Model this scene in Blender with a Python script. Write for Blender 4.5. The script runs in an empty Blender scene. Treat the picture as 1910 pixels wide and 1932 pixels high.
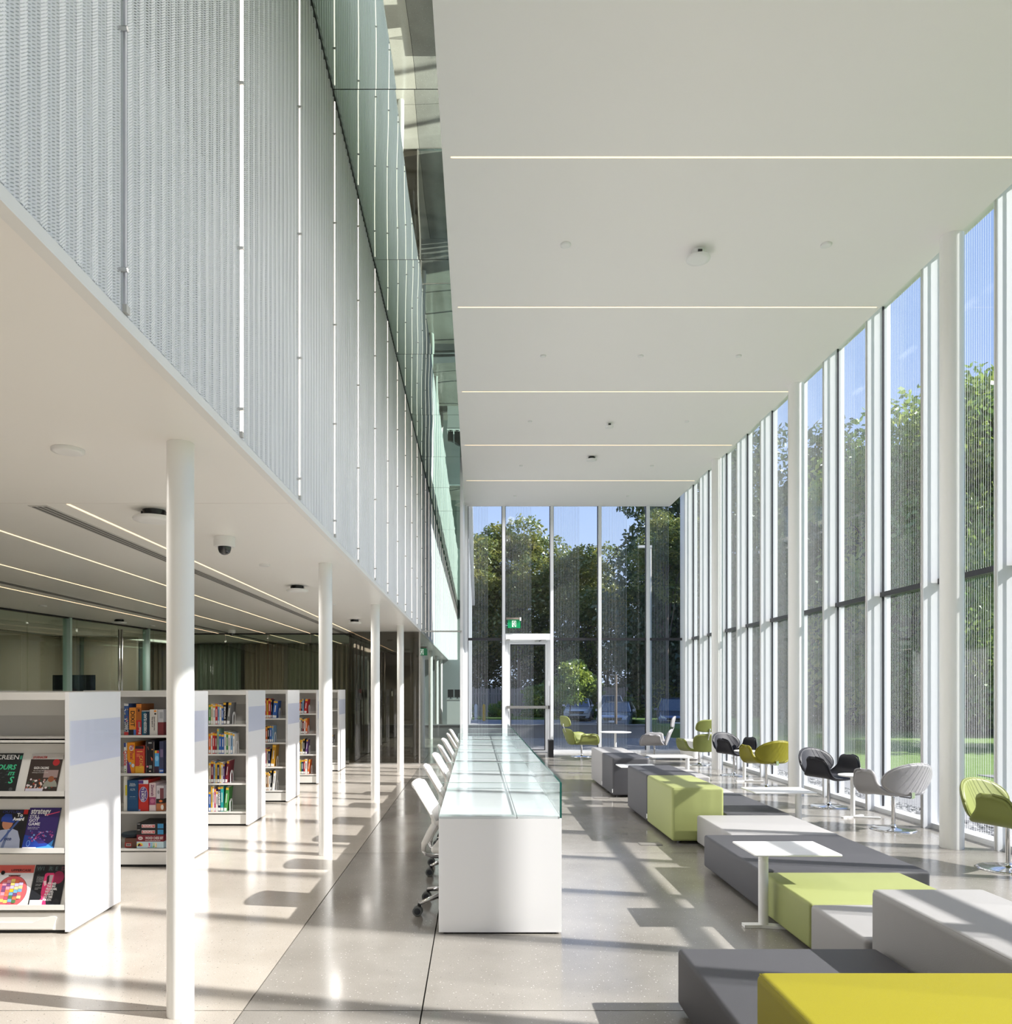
import bpy, bmesh, math, random
from mathutils import Vector, Matrix, Euler
random.seed(7)
PI = math.pi
sc = bpy.context.scene
COL = sc.collection

# ---------------------------------------------------------------- camera
cd = bpy.data.cameras.new('camera')
cam = bpy.data.objects.new('camera', cd); COL.objects.link(cam)
cam.location = (0, 0, 1.54); cam.rotation_euler = (PI/2, 0, 0)
cd.sensor_width = 36; cd.sensor_fit = 'AUTO'
cd.lens = 1460/1932*36
cd.shift_x = (955-899)/1932; cd.shift_y = (1299-966)/1932
cd.clip_start = .05; cd.clip_end = 500
sc.camera = cam

# ---------------------------------------------------------------- world, sun, exposure
w = bpy.data.worlds.new('world'); sc.world = w; w.use_nodes = True
nt = w.node_tree
for n in list(nt.nodes): nt.nodes.remove(n)
out = nt.nodes.new('ShaderNodeOutputWorld'); bg = nt.nodes.new('ShaderNodeBackground')
tcw = nt.nodes.new('ShaderNodeTexCoord'); spw = nt.nodes.new('ShaderNodeSeparateXYZ'); sky = nt.nodes.new('ShaderNodeValToRGB')
nt.links.new(tcw.outputs['Generated'], spw.inputs[0]); nt.links.new(spw.outputs[2], sky.inputs[0])
cr_ = sky.color_ramp; cr_.elements[0].position = 0; cr_.elements[0].color = (.58, .72, .95, 1)
cr_.elements[1].position = 1; cr_.elements[1].color = (.14, .27, .62, 1)
e_ = cr_.elements.new(.35); e_.color = (.33, .48, .82, 1)
bg.inputs['Strength'].default_value = 0.72
nt.links.new(sky.outputs[0], bg.inputs[0]); nt.links.new(bg.outputs[0], out.inputs[0])
sd = bpy.data.lights.new('sun', 'SUN'); sd.energy = 6.9; sd.angle = math.radians(.53); sd.color = (1, .965, .91)
sun = bpy.data.objects.new('sun', sd); COL.objects.link(sun)
sun.location = (20, -5, 20)
sun.rotation_euler = Vector((-1, .225, -.72)).to_track_quat('-Z', 'Y').to_euler()
def area(name, loc, sx, sy, power, col=(1, .90, .78), rot=(0, 0, 0)):
    l = bpy.data.lights.new(name, 'AREA'); l.shape = 'RECTANGLE'; l.size = sx; l.size_y = sy; l.energy = power; l.color = col
    o = bpy.data.objects.new(name, l); COL.objects.link(o); o.location = loc; o.rotation_euler = rot; return o
def spot(x, y, z, power, col=(1, .95, .95)):  # added fill spot that lifts the indoor light, not a ceiling fitting
    l = bpy.data.lights.new('fill_spot', 'SPOT'); l.energy = power; l.color = col; l.spot_size = math.radians(165); l.spot_blend = 1; l.shadow_soft_size = .10
    o = bpy.data.objects.new('fill_spot', l); COL.objects.link(o); o.location = (x, y, z)
for y_ in (-6.4, -3.6, -.8, 2.0, 4.8, 7.63, 10.18, 12.68, 15.2, 17.6):
    spot(.88, y_, 5.80, 52 if y_ > 3 else 20); spot(1.7, y_-1.1, 5.80, 22 if y_ > 3 else 10)
for y_ in (-5, -1.2, 3.75, 7.24, 10.65, 14.2): spot(-1.98, y_, 2.60, 34, (1, .95, .89)); spot(-6.0, y_+.05, 2.60, 28, (1, .94, .87))
for p_ in ((-8.2, 11.0), (-7.9, 16.0), (-7.0, 18.2), (-4.4, 18.0)): area('room_fill', (p_[0], p_[1], 2.66), .6, 1.6, 13)  # fill lights added to brighten the dark meeting rooms
area('room_fill', (-2.0, 21.5, 2.66), .3, 5, 8)  # same kind of added fill, for the corridor
sc.view_settings.view_transform = 'Standard'; sc.view_settings.look = 'None'
sc.view_settings.gamma = 1; sc.view_settings.use_curve_mapping = False
sc.view_settings.exposure = 0.80
cy = sc.cycles
cy.max_bounces = 10; cy.diffuse_bounces = 6; cy.glossy_bounces = 5; cy.transmission_bounces = 4
cy.transparent_max_bounces = 28; cy.use_denoising = True; cy.sample_clamp_indirect = 6
cy.caustics_reflective = False; cy.caustics_refractive = False

# ---------------------------------------------------------------- materials
def mat(name, col, rough=.5, metal=0, spec=.5, emit=0, bump=0, bscale=50, vary=0, vscale=8, coat=0):
    m = bpy.data.materials.new(name); m.use_nodes = True
    t = m.node_tree; b = t.nodes['Principled BSDF']
    b.inputs['Base Color'].default_value = (*col, 1); b.inputs['Roughness'].default_value = rough
    b.inputs['Metallic'].default_value = metal; b.inputs['Specular IOR Level'].default_value = spec
    if coat: b.inputs['Coat Weight'].default_value = coat; b.inputs['Coat Roughness'].default_value = .08
    if emit: b.inputs['Emission Color'].default_value = (*col, 1); b.inputs['Emission Strength'].default_value = emit
    tc = t.nodes.new('ShaderNodeTexCoord')
    if bump:
        nz = t.nodes.new('ShaderNodeTexNoise'); nz.inputs['Scale'].default_value = bscale
        bp = t.nodes.new('ShaderNodeBump'); bp.inputs['Strength'].default_value = bump; bp.inputs['Distance'].default_value = .01
        t.links.new(tc.outputs['Object'], nz.inputs['Vector']); t.links.new(nz.outputs['Fac'], bp.inputs['Height'])
        t.links.new(bp.outputs[0], b.inputs['Normal'])
    if vary:
        nz = t.nodes.new('ShaderNodeTexNoise'); nz.inputs['Scale'].default_value = vscale; nz.inputs['Detail'].default_value = 5
        mr = t.nodes.new('ShaderNodeMapRange'); mr.inputs[3].default_value = 1-vary; mr.inputs[4].default_value = 1+vary
        mx = t.nodes.new('ShaderNodeVectorMath'); mx.operation = 'SCALE'; mx.inputs[0].default_value = col
        t.links.new(tc.outputs['Object'], nz.inputs['Vector']); t.links.new(nz.outputs['Fac'], mr.inputs[0])
        t.links.new(mr.outputs[0], mx.inputs['Scale']); t.links.new(mx.outputs[0], b.inputs['Base Color'])
    return m

def srgb(r, g, b):
    f = lambda c: (c/255/12.92 if c/255 <= .04045 else ((c/255+.055)/1.055)**2.4)
    return (f(r), f(g), f(b))

def glass(name, tint=(1, 1, 1), refl=1.0, ior=1.5, rough=0.0):
    m = bpy.data.materials.new(name); m.use_nodes = True; t = m.node_tree
    for n in list(t.nodes): t.nodes.remove(n)
    o = t.nodes.new('ShaderNodeOutputMaterial'); tr = t.nodes.new('ShaderNodeBsdfTransparent'); gl = t.nodes.new('ShaderNodeBsdfGlossy')
    fr = t.nodes.new('ShaderNodeFresnel'); mx = t.nodes.new('ShaderNodeMixShader'); ml = t.nodes.new('ShaderNodeMath'); ml.operation = 'MULTIPLY'
    ml.inputs[1].default_value = refl
    ge = t.nodes.new('ShaderNodeNewGeometry'); ma = t.nodes.new('ShaderNodeMath'); ma.operation = 'MULTIPLY_ADD'   # same reflectance from both faces of a thin pane
    ma.inputs[1].default_value = 1/ior-ior; ma.inputs[2].default_value = ior
    t.links.new(ge.outputs['Backfacing'], ma.inputs[0]); t.links.new(ma.outputs[0], fr.inputs[0])
    tr.inputs[0].default_value = (*tint, 1); gl.inputs['Roughness'].default_value = rough
    t.links.new(fr.outputs[0], ml.inputs[0]); t.links.new(ml.outputs[0], mx.inputs[0])
    t.links.new(tr.outputs[0], mx.inputs[1]); t.links.new(gl.outputs[0], mx.inputs[2]); t.links.new(mx.outputs[0], o.inputs[0])
    return m

M = {}
M['white'] = mat('white_paint', (.82, .82, .815), .45)
M['fin'] = mat('white_powdercoat', (.76, .775, .80), .35)
M['ceiling'] = mat('ceiling_paint', (.90, .872, .87), .7)
M['soffit'] = mat('soffit_paint', (.93, .91, .88), .32, spec=.45)
M['column'] = mat('column_gloss_paint', (.90, .90, .88), .3)
M['laminate'] = mat('white_laminate', (.89, .89, .90), .3)
M['shelf'] = mat('shelf_metal_white', (.80, .79, .76), .4)
M['shelfgrey'] = mat('shelf_metal_grey', (.58, .57, .55), .45)
M['dark'] = mat('dark_reveal', (.02, .02, .02), .6)
M['black'] = mat('black_metal', (.015, .015, .018), .35)
M['gasket'] = mat('dark_mullion', (.025, .025, .03), .4)
M['chrome'] = mat('chrome', (.74, .74, .75), .10, metal=1)
M['steel'] = mat('brushed_steel', (.62, .61, .60), .25, metal=1)
M['rubber'] = mat('grey_rubber', (.13, .14, .14), .6)
M['wheelhub'] = mat('dark_hub', (.03, .035, .045), .4)
M['warm_light'] = mat('warm_light', (1, .78, .52), emit=.75)
M['led'] = mat('led_diffuser', (1, .90, .80), emit=.8)
M['ledoff'] = mat('led_diffuser_off', (.62, .62, .68), .4)
M['slot'] = mat('slot_grey', (.16, .155, .15), .6)
M['facade_glass'] = glass('facade_glass', (.97, .975, .98), .5)
M['partition_glass'] = glass('partition_glass', (.80, .88, .83), 1.3)
M['screen_glass'] = glass('screen_glass', (.968, .985, .985), .8)
M['clear_acrylic'] = glass('clear_acrylic', (.95, .96, 1.0), .2)
M['glass_edge'] = mat('green_glass_edge', (.01, .10, .08), .1)
M['glass_edge_light'] = mat('pale_glass_edge', (.50, .66, .61), .15)
M['deskglass'] = mat('white_glass_worktop', (.66, .70, .72), .08, spec=.6)
M['leather_dark'] = mat('charcoal_leather', (.018, .018, .024), .45, spec=.35, bump=.15, bscale=250)
M['leather_grey'] = mat('grey_leather', (.33, .32, .33), .4, bump=.12, bscale=250)
M['leather_green'] = mat('green_leather', (.20, .225, .06), .45, spec=.35, bump=.12, bscale=250)
M['leather_olive'] = mat('olive_leather', (.22, .20, .010), .45, spec=.35, bump=.12, bscale=250)
M['fabric_green'] = mat('lime_vinyl', (.30, .33, .125), .55, spec=.3, bump=.15, bscale=400)
M['fabric_yellow'] = mat('mustard_yellow_vinyl', (.285, .25, .010), .55, spec=.25, bump=.2, bscale=500)
M['fabric_dgrey'] = mat('charcoal_vinyl', (.068, .068, .076), .55, spec=.3, bump=.2, bscale=500)
M['fabric_lgrey'] = mat('light_grey_vinyl', (.36, .352, .352), .5, spec=.35, bump=.2, bscale=500)
M['mesh_white'] = mat('white_chair_shell', (.76, .755, .74), .4)
M['concrete_out'] = mat('pale_concrete', (.20, .20, .21), .8, vary=.12, vscale=3)
M['asphalt'] = mat('asphalt', (.30, .30, .31), .9, vary=.1, vscale=2)
M['grass'] = mat('grass', (.11, .19, .035), .9, vary=.35, vscale=6, bump=.6, bscale=60)
M['soil'] = mat('soil', (.12, .10, .07), .9, vary=.3, vscale=4)
M['bark'] = mat('bark', (.12, .095, .075), .85, bump=.5, bscale=20, vary=.2)
M['fence'] = mat('weathered_wood', (.33, .28, .25), .8, vary=.2, vscale=5)
M['stone_a'] = mat('grey_pebble', (.16, .16, .17), .7, vary=.25, vscale=9)
M['stone_b'] = mat('pale_pebble', (.30, .30, .30), .7, vary=.2, vscale=9)
M['signgreen'] = mat('exit_sign_green', srgb(0, 140, 85), .4, emit=.12)
M['signwhite'] = mat('exit_sign_white', (.85, .9, .85), .4, emit=.3)
M['taupe'] = mat('taupe_panel', (.27, .225, .185), .5)
M['backing'] = mat('screen_backing', (.88, .90, .91), .7)
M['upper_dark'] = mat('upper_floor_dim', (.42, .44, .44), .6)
M['screen'] = mat('dark_screen', (.02, .022, .035), .25)

def leafmat(name, col, tr=.4):
    m = bpy.data.materials.new(name); m.use_nodes = True; t = m.node_tree
    for n in list(t.nodes): t.nodes.remove(n)
    o = t.nodes.new('ShaderNodeOutputMaterial'); d = t.nodes.new('ShaderNodeBsdfDiffuse'); tl = t.nodes.new('ShaderNodeBsdfTranslucent'); mx = t.nodes.new('ShaderNodeMixShader')
    gl = t.nodes.new('ShaderNodeBsdfGlossy'); gl.inputs['Roughness'].default_value = .35; gl.inputs[0].default_value = (.7, .8, .7, 1)
    m2 = t.nodes.new('ShaderNodeMixShader'); m2.inputs[0].default_value = .08
    nz = t.nodes.new('ShaderNodeTexNoise'); nz.inputs['Scale'].default_value = .9; nz.inputs['Detail'].default_value = 4
    cr = t.nodes.new('ShaderNodeValToRGB'); cr.color_ramp.elements[0].position = .35; cr.color_ramp.elements[1].position = .68
    cr.color_ramp.elements[0].color = (col[0]*.6, col[1]*.75, col[2]*.8, 1); cr.color_ramp.elements[1].color = (col[0]*1.7, col[1]*1.25, col[2]*1.1, 1)
    tc = t.nodes.new('ShaderNodeTexCoord')
    t.links.new(tc.outputs['Object'], nz.inputs['Vector']); t.links.new(nz.outputs['Fac'], cr.inputs[0])
    mx.inputs[0].default_value = tr
    t.links.new(cr.outputs[0], d.inputs[0]); t.links.new(cr.outputs[0], tl.inputs[0])
    t.links.new(d.outputs[0], mx.inputs[1]); t.links.new(tl.outputs[0], mx.inputs[2])
    t.links.new(mx.outputs[0], m2.inputs[1]); t.links.new(gl.outputs[0], m2.inputs[2]); t.links.new(m2.outputs[0], o.inputs[0])
    return m
M['leaf_a'] = leafmat('leaf_mid_green', (.17, .22, .05), .5)
M['leaf_b'] = leafmat('leaf_dark_green', (.06, .105, .035))
M['leaf_c'] = leafmat('leaf_bright_green', (.20, .32, .06), .5)

def frit_mat():
    m = bpy.data.materials.new('ceramic_frit'); m.use_nodes = True; t = m.node_tree
    for n in list(t.nodes): t.nodes.remove(n)
    o = t.nodes.new('ShaderNodeOutputMaterial'); d = t.nodes.new('ShaderNodeBsdfDiffuse'); tl = t.nodes.new('ShaderNodeBsdfTranslucent'); mx = t.nodes.new('ShaderNodeMixShader')
    d.inputs[0].default_value = (.75, .77, .77, 1); tl.inputs[0].default_value = (.75, .77, .77, 1); mx.inputs[0].default_value = .45
    t.links.new(d.outputs[0], mx.inputs[1]); t.links.new(tl.outputs[0], mx.inputs[2]); t.links.new(mx.outputs[0], o.inputs[0])
    return m
M['frit'] = frit_mat()

def floor_mat(name, c0, c1):
    m = bpy.data.materials.new(name); m.use_nodes = True; t = m.node_tree; b = t.nodes['Principled BSDF']
    tc = t.nodes.new('ShaderNodeTexCoord')
    big = t.nodes.new('ShaderNodeTexNoise'); big.inputs['Scale'].default_value = .8; big.inputs['Detail'].default_value = 6; big.inputs['Roughness'].default_value = .6
    cr = t.nodes.new('ShaderNodeValToRGB'); cr.color_ramp.elements[0].position = .3; cr.color_ramp.elements[1].position = .7
    cr.color_ramp.elements[0].color = (*c0, 1); cr.color_ramp.elements[1].color = (*c1, 1)
    vo = t.nodes.new('ShaderNodeTexVoronoi'); vo.inputs['Scale'].default_value = 70
    c2 = t.nodes.new('ShaderNodeValToRGB'); c2.color_ramp.elements[0].position = .18; c2.color_ramp.elements[0].color = (1, 1, 1, 1)
    c2.color_ramp.elements[1].position = .28; c2.color_ramp.elements[1].color = (0, 0, 0, 1)
    n2 = t.nodes.new('ShaderNodeTexNoise'); n2.inputs['Scale'].default_value = 160; n2.inputs['Detail'].default_value = 3
    mul = t.nodes.new('ShaderNodeMix'); mul.data_type = 'RGBA'; mul.blend_type = 'MIX'
    sp = t.nodes.new('ShaderNodeSeparateColor'); gate = t.nodes.new('ShaderNodeMath'); gate.operation = 'MULTIPLY'
    cmpn = t.nodes.new('ShaderNodeMath'); cmpn.operation = 'GREATER_THAN'; cmpn.inputs[1].default_value = .74
    colr = t.nodes.new('ShaderNodeValToRGB'); colr.color_ramp.elements[0].color = (.12, .11, .10, 1); colr.color_ramp.elements[1].color = (.58, .56, .53, 1)
    mr = t.nodes.new('ShaderNodeMapRange'); mr.inputs[1].default_value = .3; mr.inputs[2].default_value = .7; mr.inputs[3].default_value = .9; mr.inputs[4].default_value = 1.1
    sc2 = t.nodes.new('ShaderNodeVectorMath'); sc2.operation = 'SCALE'
    L = t.links.new
    L(tc.outputs['Object'], big.inputs['Vector']); L(big.outputs['Fac'], cr.inputs[0])
    L(tc.outputs['Object'], vo.inputs['Vector']); L(vo.outputs['Distance'], c2.inputs[0])
    L(vo.outputs['Color'], sp.inputs[0]); L(sp.outputs[0], cmpn.inputs[0]); L(cmpn.outputs[0], gate.inputs[0]); L(c2.outputs[0], gate.inputs[1])
    L(sp.outputs[1], colr.inputs[0])
    L(tc.outputs['Object'], n2.inputs['Vector']); L(n2.outputs['Fac'], mr.inputs[0]); L(cr.outputs[0], sc2.inputs[0]); L(mr.outputs[0], sc2.inputs['Scale'])
    L(gate.outputs[0], mul.inputs[0]); L(sc2.outputs[0], mul.inputs[6]); L(colr.outputs[0], mul.inputs[7])
    L(mul.outputs[2], b.inputs['Base Color'])
    rr = t.nodes.new('ShaderNodeMapRange'); rr.inputs[1].default_value = .3; rr.inputs[2].default_value = .7; rr.inputs[3].default_value = .10; rr.inputs[4].default_value = .22
    L(big.outputs['Fac'], rr.inputs[0]); L(rr.outputs[0], b.inputs['Roughness'])
    b.inputs['Specular IOR Level'].default_value = .62
    return m
M['floor'] = floor_mat('polished_concrete', (.205, .191, .172), (.31, .293, .268))
M['floor_w'] = floor_mat('polished_concrete_warm', (.345, .312, .27), (.455, .418, .372))

def perf_mat():
    m = bpy.data.materials.new('perforated_white_metal'); m.use_nodes = True; t = m.node_tree
    b = t.nodes['Principled BSDF']; b.inputs['Base Color'].default_value = (.92, .93, .96, 1); b.inputs['Roughness'].default_value = .45
    o = t.nodes['Material Output']
    tr = t.nodes.new('ShaderNodeBsdfTransparent'); mx = t.nodes.new('ShaderNodeMixShader')
    tc = t.nodes.new('ShaderNodeTexCoord'); sp = t.nodes.new('ShaderNodeSeparateXYZ'); L = t.links.new
    L(tc.outputs['Object'], sp.inputs[0])
    def mnode(op, a, bb):
        n = t.nodes.new('ShaderNodeMath'); n.operation = op
        for i, v in enumerate((a, bb)):
            if v is None: continue
            if isinstance(v, (int, float)): n.inputs[i].default_value = v
            else: L(v, n.inputs[i])
        return n.outputs[0]
    k = 2*PI/.0095
    sy = mnode('SINE', mnode('MULTIPLY', sp.outputs[1], k), None); sz = mnode('SINE', mnode('MULTIPLY', sp.outputs[2], k), None)
    hole = mnode('GREATER_THAN', mnode('MULTIPLY', sy, sz), .38)
    L(hole, mx.inputs[0]); L(b.outputs[0], mx.inputs[1]); L(tr.outputs[0], mx.inputs[2]); L(mx.outputs[0], o.inputs[0])
    return m
M['perf'] = perf_mat()

def mirror_mat():
    m = bpy.data.materials.new('green_mirror_glass'); m.use_nodes = True; t = m.node_tree
    for n in list(t.nodes): t.nodes.remove(n)
    o = t.nodes.new('ShaderNodeOutputMaterial'); g = t.nodes.new('ShaderNodeBsdfGlossy'); g.inputs[0].default_value = (.66, .76, .70, 1); g.inputs['Roughness'].default_value = .0
    nz = t.nodes.new('ShaderNodeTexNoise'); nz.inputs['Scale'].default_value = .9; nz.inputs['Detail'].default_value = 0
    bp = t.nodes.new('ShaderNodeBump'); bp.inputs['Strength'].default_value = .35; bp.inputs['Distance'].default_value = .02
    tc = t.nodes.new('ShaderNodeTexCoord'); L = t.links.new
    L(tc.outputs['Object'], nz.inputs['Vector']); L(nz.outputs['Fac'], bp.inputs['Height']); L(bp.outputs[0], g.inputs['Normal']); L(g.outputs[0], o.inputs[0])
    return m
M['mirror'] = mirror_mat()

_cm = {}
def cmat(rgb, rough=.45):
    key = (rgb, rough)
    if key not in _cm: _cm[key] = mat('print_%d_%d_%d' % rgb, srgb(*rgb), rough)
    return _cm[key]

# ---------------------------------------------------------------- mesh builder
class MB:
    def __init__(s): s.v = []; s.f = []; s.m = []; s.mats = []; s.smooth = []
    def mi(s, m):
        if m is None: return 0
        if m not in s.mats: s.mats.append(m)
        return s.mats.index(m)
    def face(s, pts, m=None, sm=False):
        n = len(s.v); s.v += [tuple(p) for p in pts]; s.f.append(tuple(range(n, n+len(pts)))); s.m.append(s.mi(m)); s.smooth.append(sm)
        return s
    def raw(s, vs, fs, m=None, sm=False):
        n = len(s.v); s.v += [tuple(p) for p in vs]
        for f in fs: s.f.append(tuple(i+n for i in f)); s.m.append(s.mi(m)); s.smooth.append(sm)
        return s
    def box(s, x0, x1, y0, y1, z0, z1, m=None):
        v = [(x0,y0,z0),(x1,y0,z0),(x1,y1,z0),(x0,y1,z0),(x0,y0,z1),(x1,y0,z1),(x1,y1,z1),(x0,y1,z1)]
        return s.raw(v, [(0,3,2,1),(4,5,6,7),(0,1,5,4),(1,2,6,5),(2,3,7,6),(3,0,4,7)], m)
    def prism(s, poly, axis, a, b, m=None):
        # poly: list of 2D points extruded along axis ('x','y','z') from a to b
        def P(p, t): return (t, p[0], p[1]) if axis == 'x' else (p[0], t, p[1]) if axis == 'y' else (p[0], p[1], t)
        n = len(poly); v = [P(p, a) for p in poly]+[P(p, b) for p in poly]
        fs = [tuple(range(n)), tuple(range(2*n-1, n-1, -1))]+[(i, i+n, (i+1) % n+n, (i+1) % n) for i in range(n)]
        return s.raw(v, fs, m)
    def lathe(s, prof, c=(0,0,0), n=24, m=None, sm=True, caps=True):
        v = []; fs = []
        for r, z in prof:
            for i in range(n): a = 2*PI*i/n; v.append((c[0]+r*math.cos(a), c[1]+r*math.sin(a), c[2]+z))
        for j in range(len(prof)-1):
            for i in range(n): fs.append((j*n+i, j*n+(i+1) % n, (j+1)*n+(i+1) % n, (j+1)*n+i))
        s.raw(v, fs, m, sm)
        if caps:
            s.face([v[i] for i in range(n)][::-1], m); s.face(v[-n:], m)
        return s
    def tube(s, pts, r, n=10, m=None, sm=True, flat=1.0):
        pts = [Vector(p) for p in pts]; rs = r if isinstance(r, (list, tuple)) else [r]*len(pts)
        v = []; fs = []; prev = None
        for i, p in enumerate(pts):
            d = (pts[min(i+1, len(pts)-1)]-pts[max(i-1, 0)]).normalized()
            a = Vector((0, 0, 1)) if abs(d.z) < .95 else Vector((1, 0, 0))
            if prev is not None: a = prev
            u = d.cross(a).normalized(); w2 = u.cross(d).normalized(); prev = w2
            for k in range(n):
                t = 2*PI*k/n; v.append(p+u*math.cos(t)*rs[i]*flat+w2*math.sin(t)*rs[i])
        for j in range(len(pts)-1):
            for k in range(n): fs.append((j*n+k, j*n+(k+1) % n, (j+1)*n+(k+1) % n, (j+1)*n+k))
        fs.append(tuple(range(n-1, -1, -1))); fs.append(tuple(len(v)-n+k for k in range(n)))
        return s.raw(v, fs, m, sm)
    def grid(s, P, nu, nv, m=None, sm=True):
        v = [P(i/nu, j/nv) for j in range(nv+1) for i in range(nu+1)]
        fs = [(j*(nu+1)+i, j*(nu+1)+i+1, (j+1)*(nu+1)+i+1, (j+1)*(nu+1)+i) for j in range(nv) for i in range(nu)]
        return s.raw(v, fs, m, sm)
    def mesh(s, name, m=None):
        me = bpy.data.meshes.new(name); me.from_pydata(s.v, [], s.f)
        mats = s.mats if s.mats else [m or M['white']]
        for x in mats: me.materials.append(x)
        me.polygons.foreach_set('material_index', s.m); me.polygons.foreach_set('use_smooth', s.smooth)
        me.update(); return me
    def build(s, name, m=None, parent=None, loc=None):
        if m is not None and not s.mats: pass
        return obj(name, s.mesh(name, m), parent, loc)

def obj(name, me, parent=None, loc=None):
    o = bpy.data.objects.new(name, me); COL.objects.link(o)
    if parent is not None: o.parent = parent
    if loc: o.location = loc
    return o
def tag(o, label=None, cat=None, group=None, kind=None):
    if label: o['label'] = label
    if cat: o['category'] = cat
    if group: o['group'] = group
    if kind: o['kind'] = kind
    return o
def thing(name, label, cat, loc=(0,0,0), rz=0, group=None):
    o = bpy.data.objects.new(name, None); COL.objects.link(o); o.location = loc; o.rotation_euler = (0, 0, rz)
    o.empty_display_size = .1
    return tag(o, label, cat, group)
def struct(name, loc=(0,0,0)):
    o = bpy.data.objects.new(name, None); COL.objects.link(o); o.location = loc; o['kind'] = 'structure'; return o
def smooth_bevel(o, w, seg=3):
    b = o.modifiers.new('bevel', 'BEVEL'); b.width = w; b.segments = seg; b.limit_method = 'ANGLE'; b.angle_limit = math.radians(40)
    b.harden_normals = False
    for p in o.data.polygons: p.use_smooth = True
    return o
def cp(root, label=None, loc=None, rz=None, group=None, swap=None):
    def one(o, par):
        c = o.copy(); COL.objects.link(c)
        if par is not None: c.parent = par
        if swap and o.type == 'MESH' and o.data.materials and o.data.materials[0] in swap:
            c.data = swapmesh(o.data, swap)
        for ch in kids.get(o.name, []): one(ch, c)
        return c
    kids = {}
    def walk(o):
        ks = list(o.children); kids[o.name] = ks
        for k in ks: walk(k)
    walk(root)
    r = one(root, None)
    if label: r['label'] = label
    if loc is not None: r.location = loc
    if rz is not None: r.rotation_euler = (0, 0, rz)
    if group: r['group'] = group
    return r
_sw = {}
def swapmesh(me, swap):
    key = (me.name, tuple((a.name, b.name) for a, b in swap.items()))
    if key not in _sw:
        n = me.copy()
        for i, x in enumerate(n.materials):
            if x in swap: n.materials[i] = swap[x]
        _sw[key] = n
    return _sw[key]
_tc = {}
def text(s, size, m, parent, mw, name='title_lettering', align='LEFT', width=None, depth=.0003, bold=0.0, shear=0):
    cu = bpy.data.curves.new('t', 'FONT'); cu.body = s; cu.size = size; cu.align_x = align; cu.align_y = 'CENTER'; cu.extrude = depth
    cu.offset = bold; cu.resolution_u = 2; cu.shear = shear
    o = bpy.data.objects.new('t', cu); COL.objects.link(o)
    dg = bpy.context.evaluated_depsgraph_get(); me = bpy.data.meshes.new_from_object(o.evaluated_get(dg))
    bpy.data.objects.remove(o); bpy.data.curves.remove(cu)
    if width and len(me.vertices):
        xs = [v.co.x for v in me.vertices]; k = width/(max(xs)-min(xs))
        for v in me.vertices: v.co.x *= k
    me.materials.clear(); me.materials.append(m)
    r = obj(name, me, parent); r.matrix_local = mw
    return r
# ================================================================ SETTING
CZ = 5.92      # high ceiling
SZ = 2.70      # low soffit
# floor slabs
fl = struct('floor')
xb = [-13, -8.2, -4.6, -1.117, -.26, 2.4, 5.05]; yb = [-8, -3.5, .1, 3.70, 7.25, 10.8, 14.35, 15.68, 18.6]
for i in range(len(xb)-1):
    for j in range(len(yb)-1):
        g = .0035
        b = MB().box(xb[i]+g, xb[i+1]-g, yb[j]+g, yb[j+1]-g, -.1, 0)
        b.build('concrete_slab', M['floor_w'] if xb[i] < -1.2 else M['floor'], fl)
for (a, c2) in ((-13, -4.6), (-4.6, -.28)):
    for (y0, y1) in ((18.6, 25), (25, 31.5), (31.5, 46)):
        MB().box(a+.003, c2-.003, y0+.003, y1-.003, -.1, 0).build('concrete_slab', M['floor'], fl)
MB().box(-13, 5.05, -8, 18.6, -.16, -.101).box(-13, -.28, 18.6, 46, -.16, -.101).build('subfloor', M['dark'], fl)

# high ceiling
ce = struct('ceiling')
MB().box(-.28, 4.65, -8, 18.62, CZ, 6.35).build('ceiling_panel', M['ceiling'], ce)
MB().box(-13, 5.35, -8.2, 18.9, 6.5, 6.62).box(-13, -.1, 18.9, 46.2, 6.5, 6.62).build('roof_deck', M['white'], ce)
MB().box(4.65, 5.2, -8, 18.62, 6.36, 6.5).build('facade_pocket', M['white'], ce)
# low soffit
so = struct('ceiling')
ys = [-8, 4.85, 15.66]; 
for a, b2 in zip(ys[:-1], ys[1:]): MB().box(-13, -1.13, a+.003, b2-.003, SZ, 2.722).build('soffit_panel', M['soffit'], so)
MB().box(-13, -1.13, 15.666, 46, SZ, 2.722).build('soffit_panel', M['soffit'], so)
MB().box(-13, -1.31, -8, 46, 2.724, 2.73).build('soffit_void', M['dark'], so)
# mirrored glass soffit between the screen wall and the high ceiling
mi = struct('ceiling')
jy = [-8, -3.6, -1.19, 1.23, 3.65, 6.07, 8.48, 10.88, 13.29, 15.7, 18.1, 20.5, 22.9, 25.3, 27.7, 30.1, 33, 37, 41, 46]
for i, (a, b2) in enumerate(zip(jy[:-1], jy[1:])):
    o = MB().box(-.40, .445, -(b2-a)/2+.006, (b2-a)/2-.006, 0, .02).build('mirror_pane', M['mirror'], mi, (-.725, (a+b2)/2, 6.24))
    o.rotation_euler = (random.uniform(-.0015, .0015), random.uniform(-.002, .002), 0)
MB().box(-1.35, -.27, -8, 46, 6.262, 6.3).build('mirror_backing', M['dark'], mi)

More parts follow.
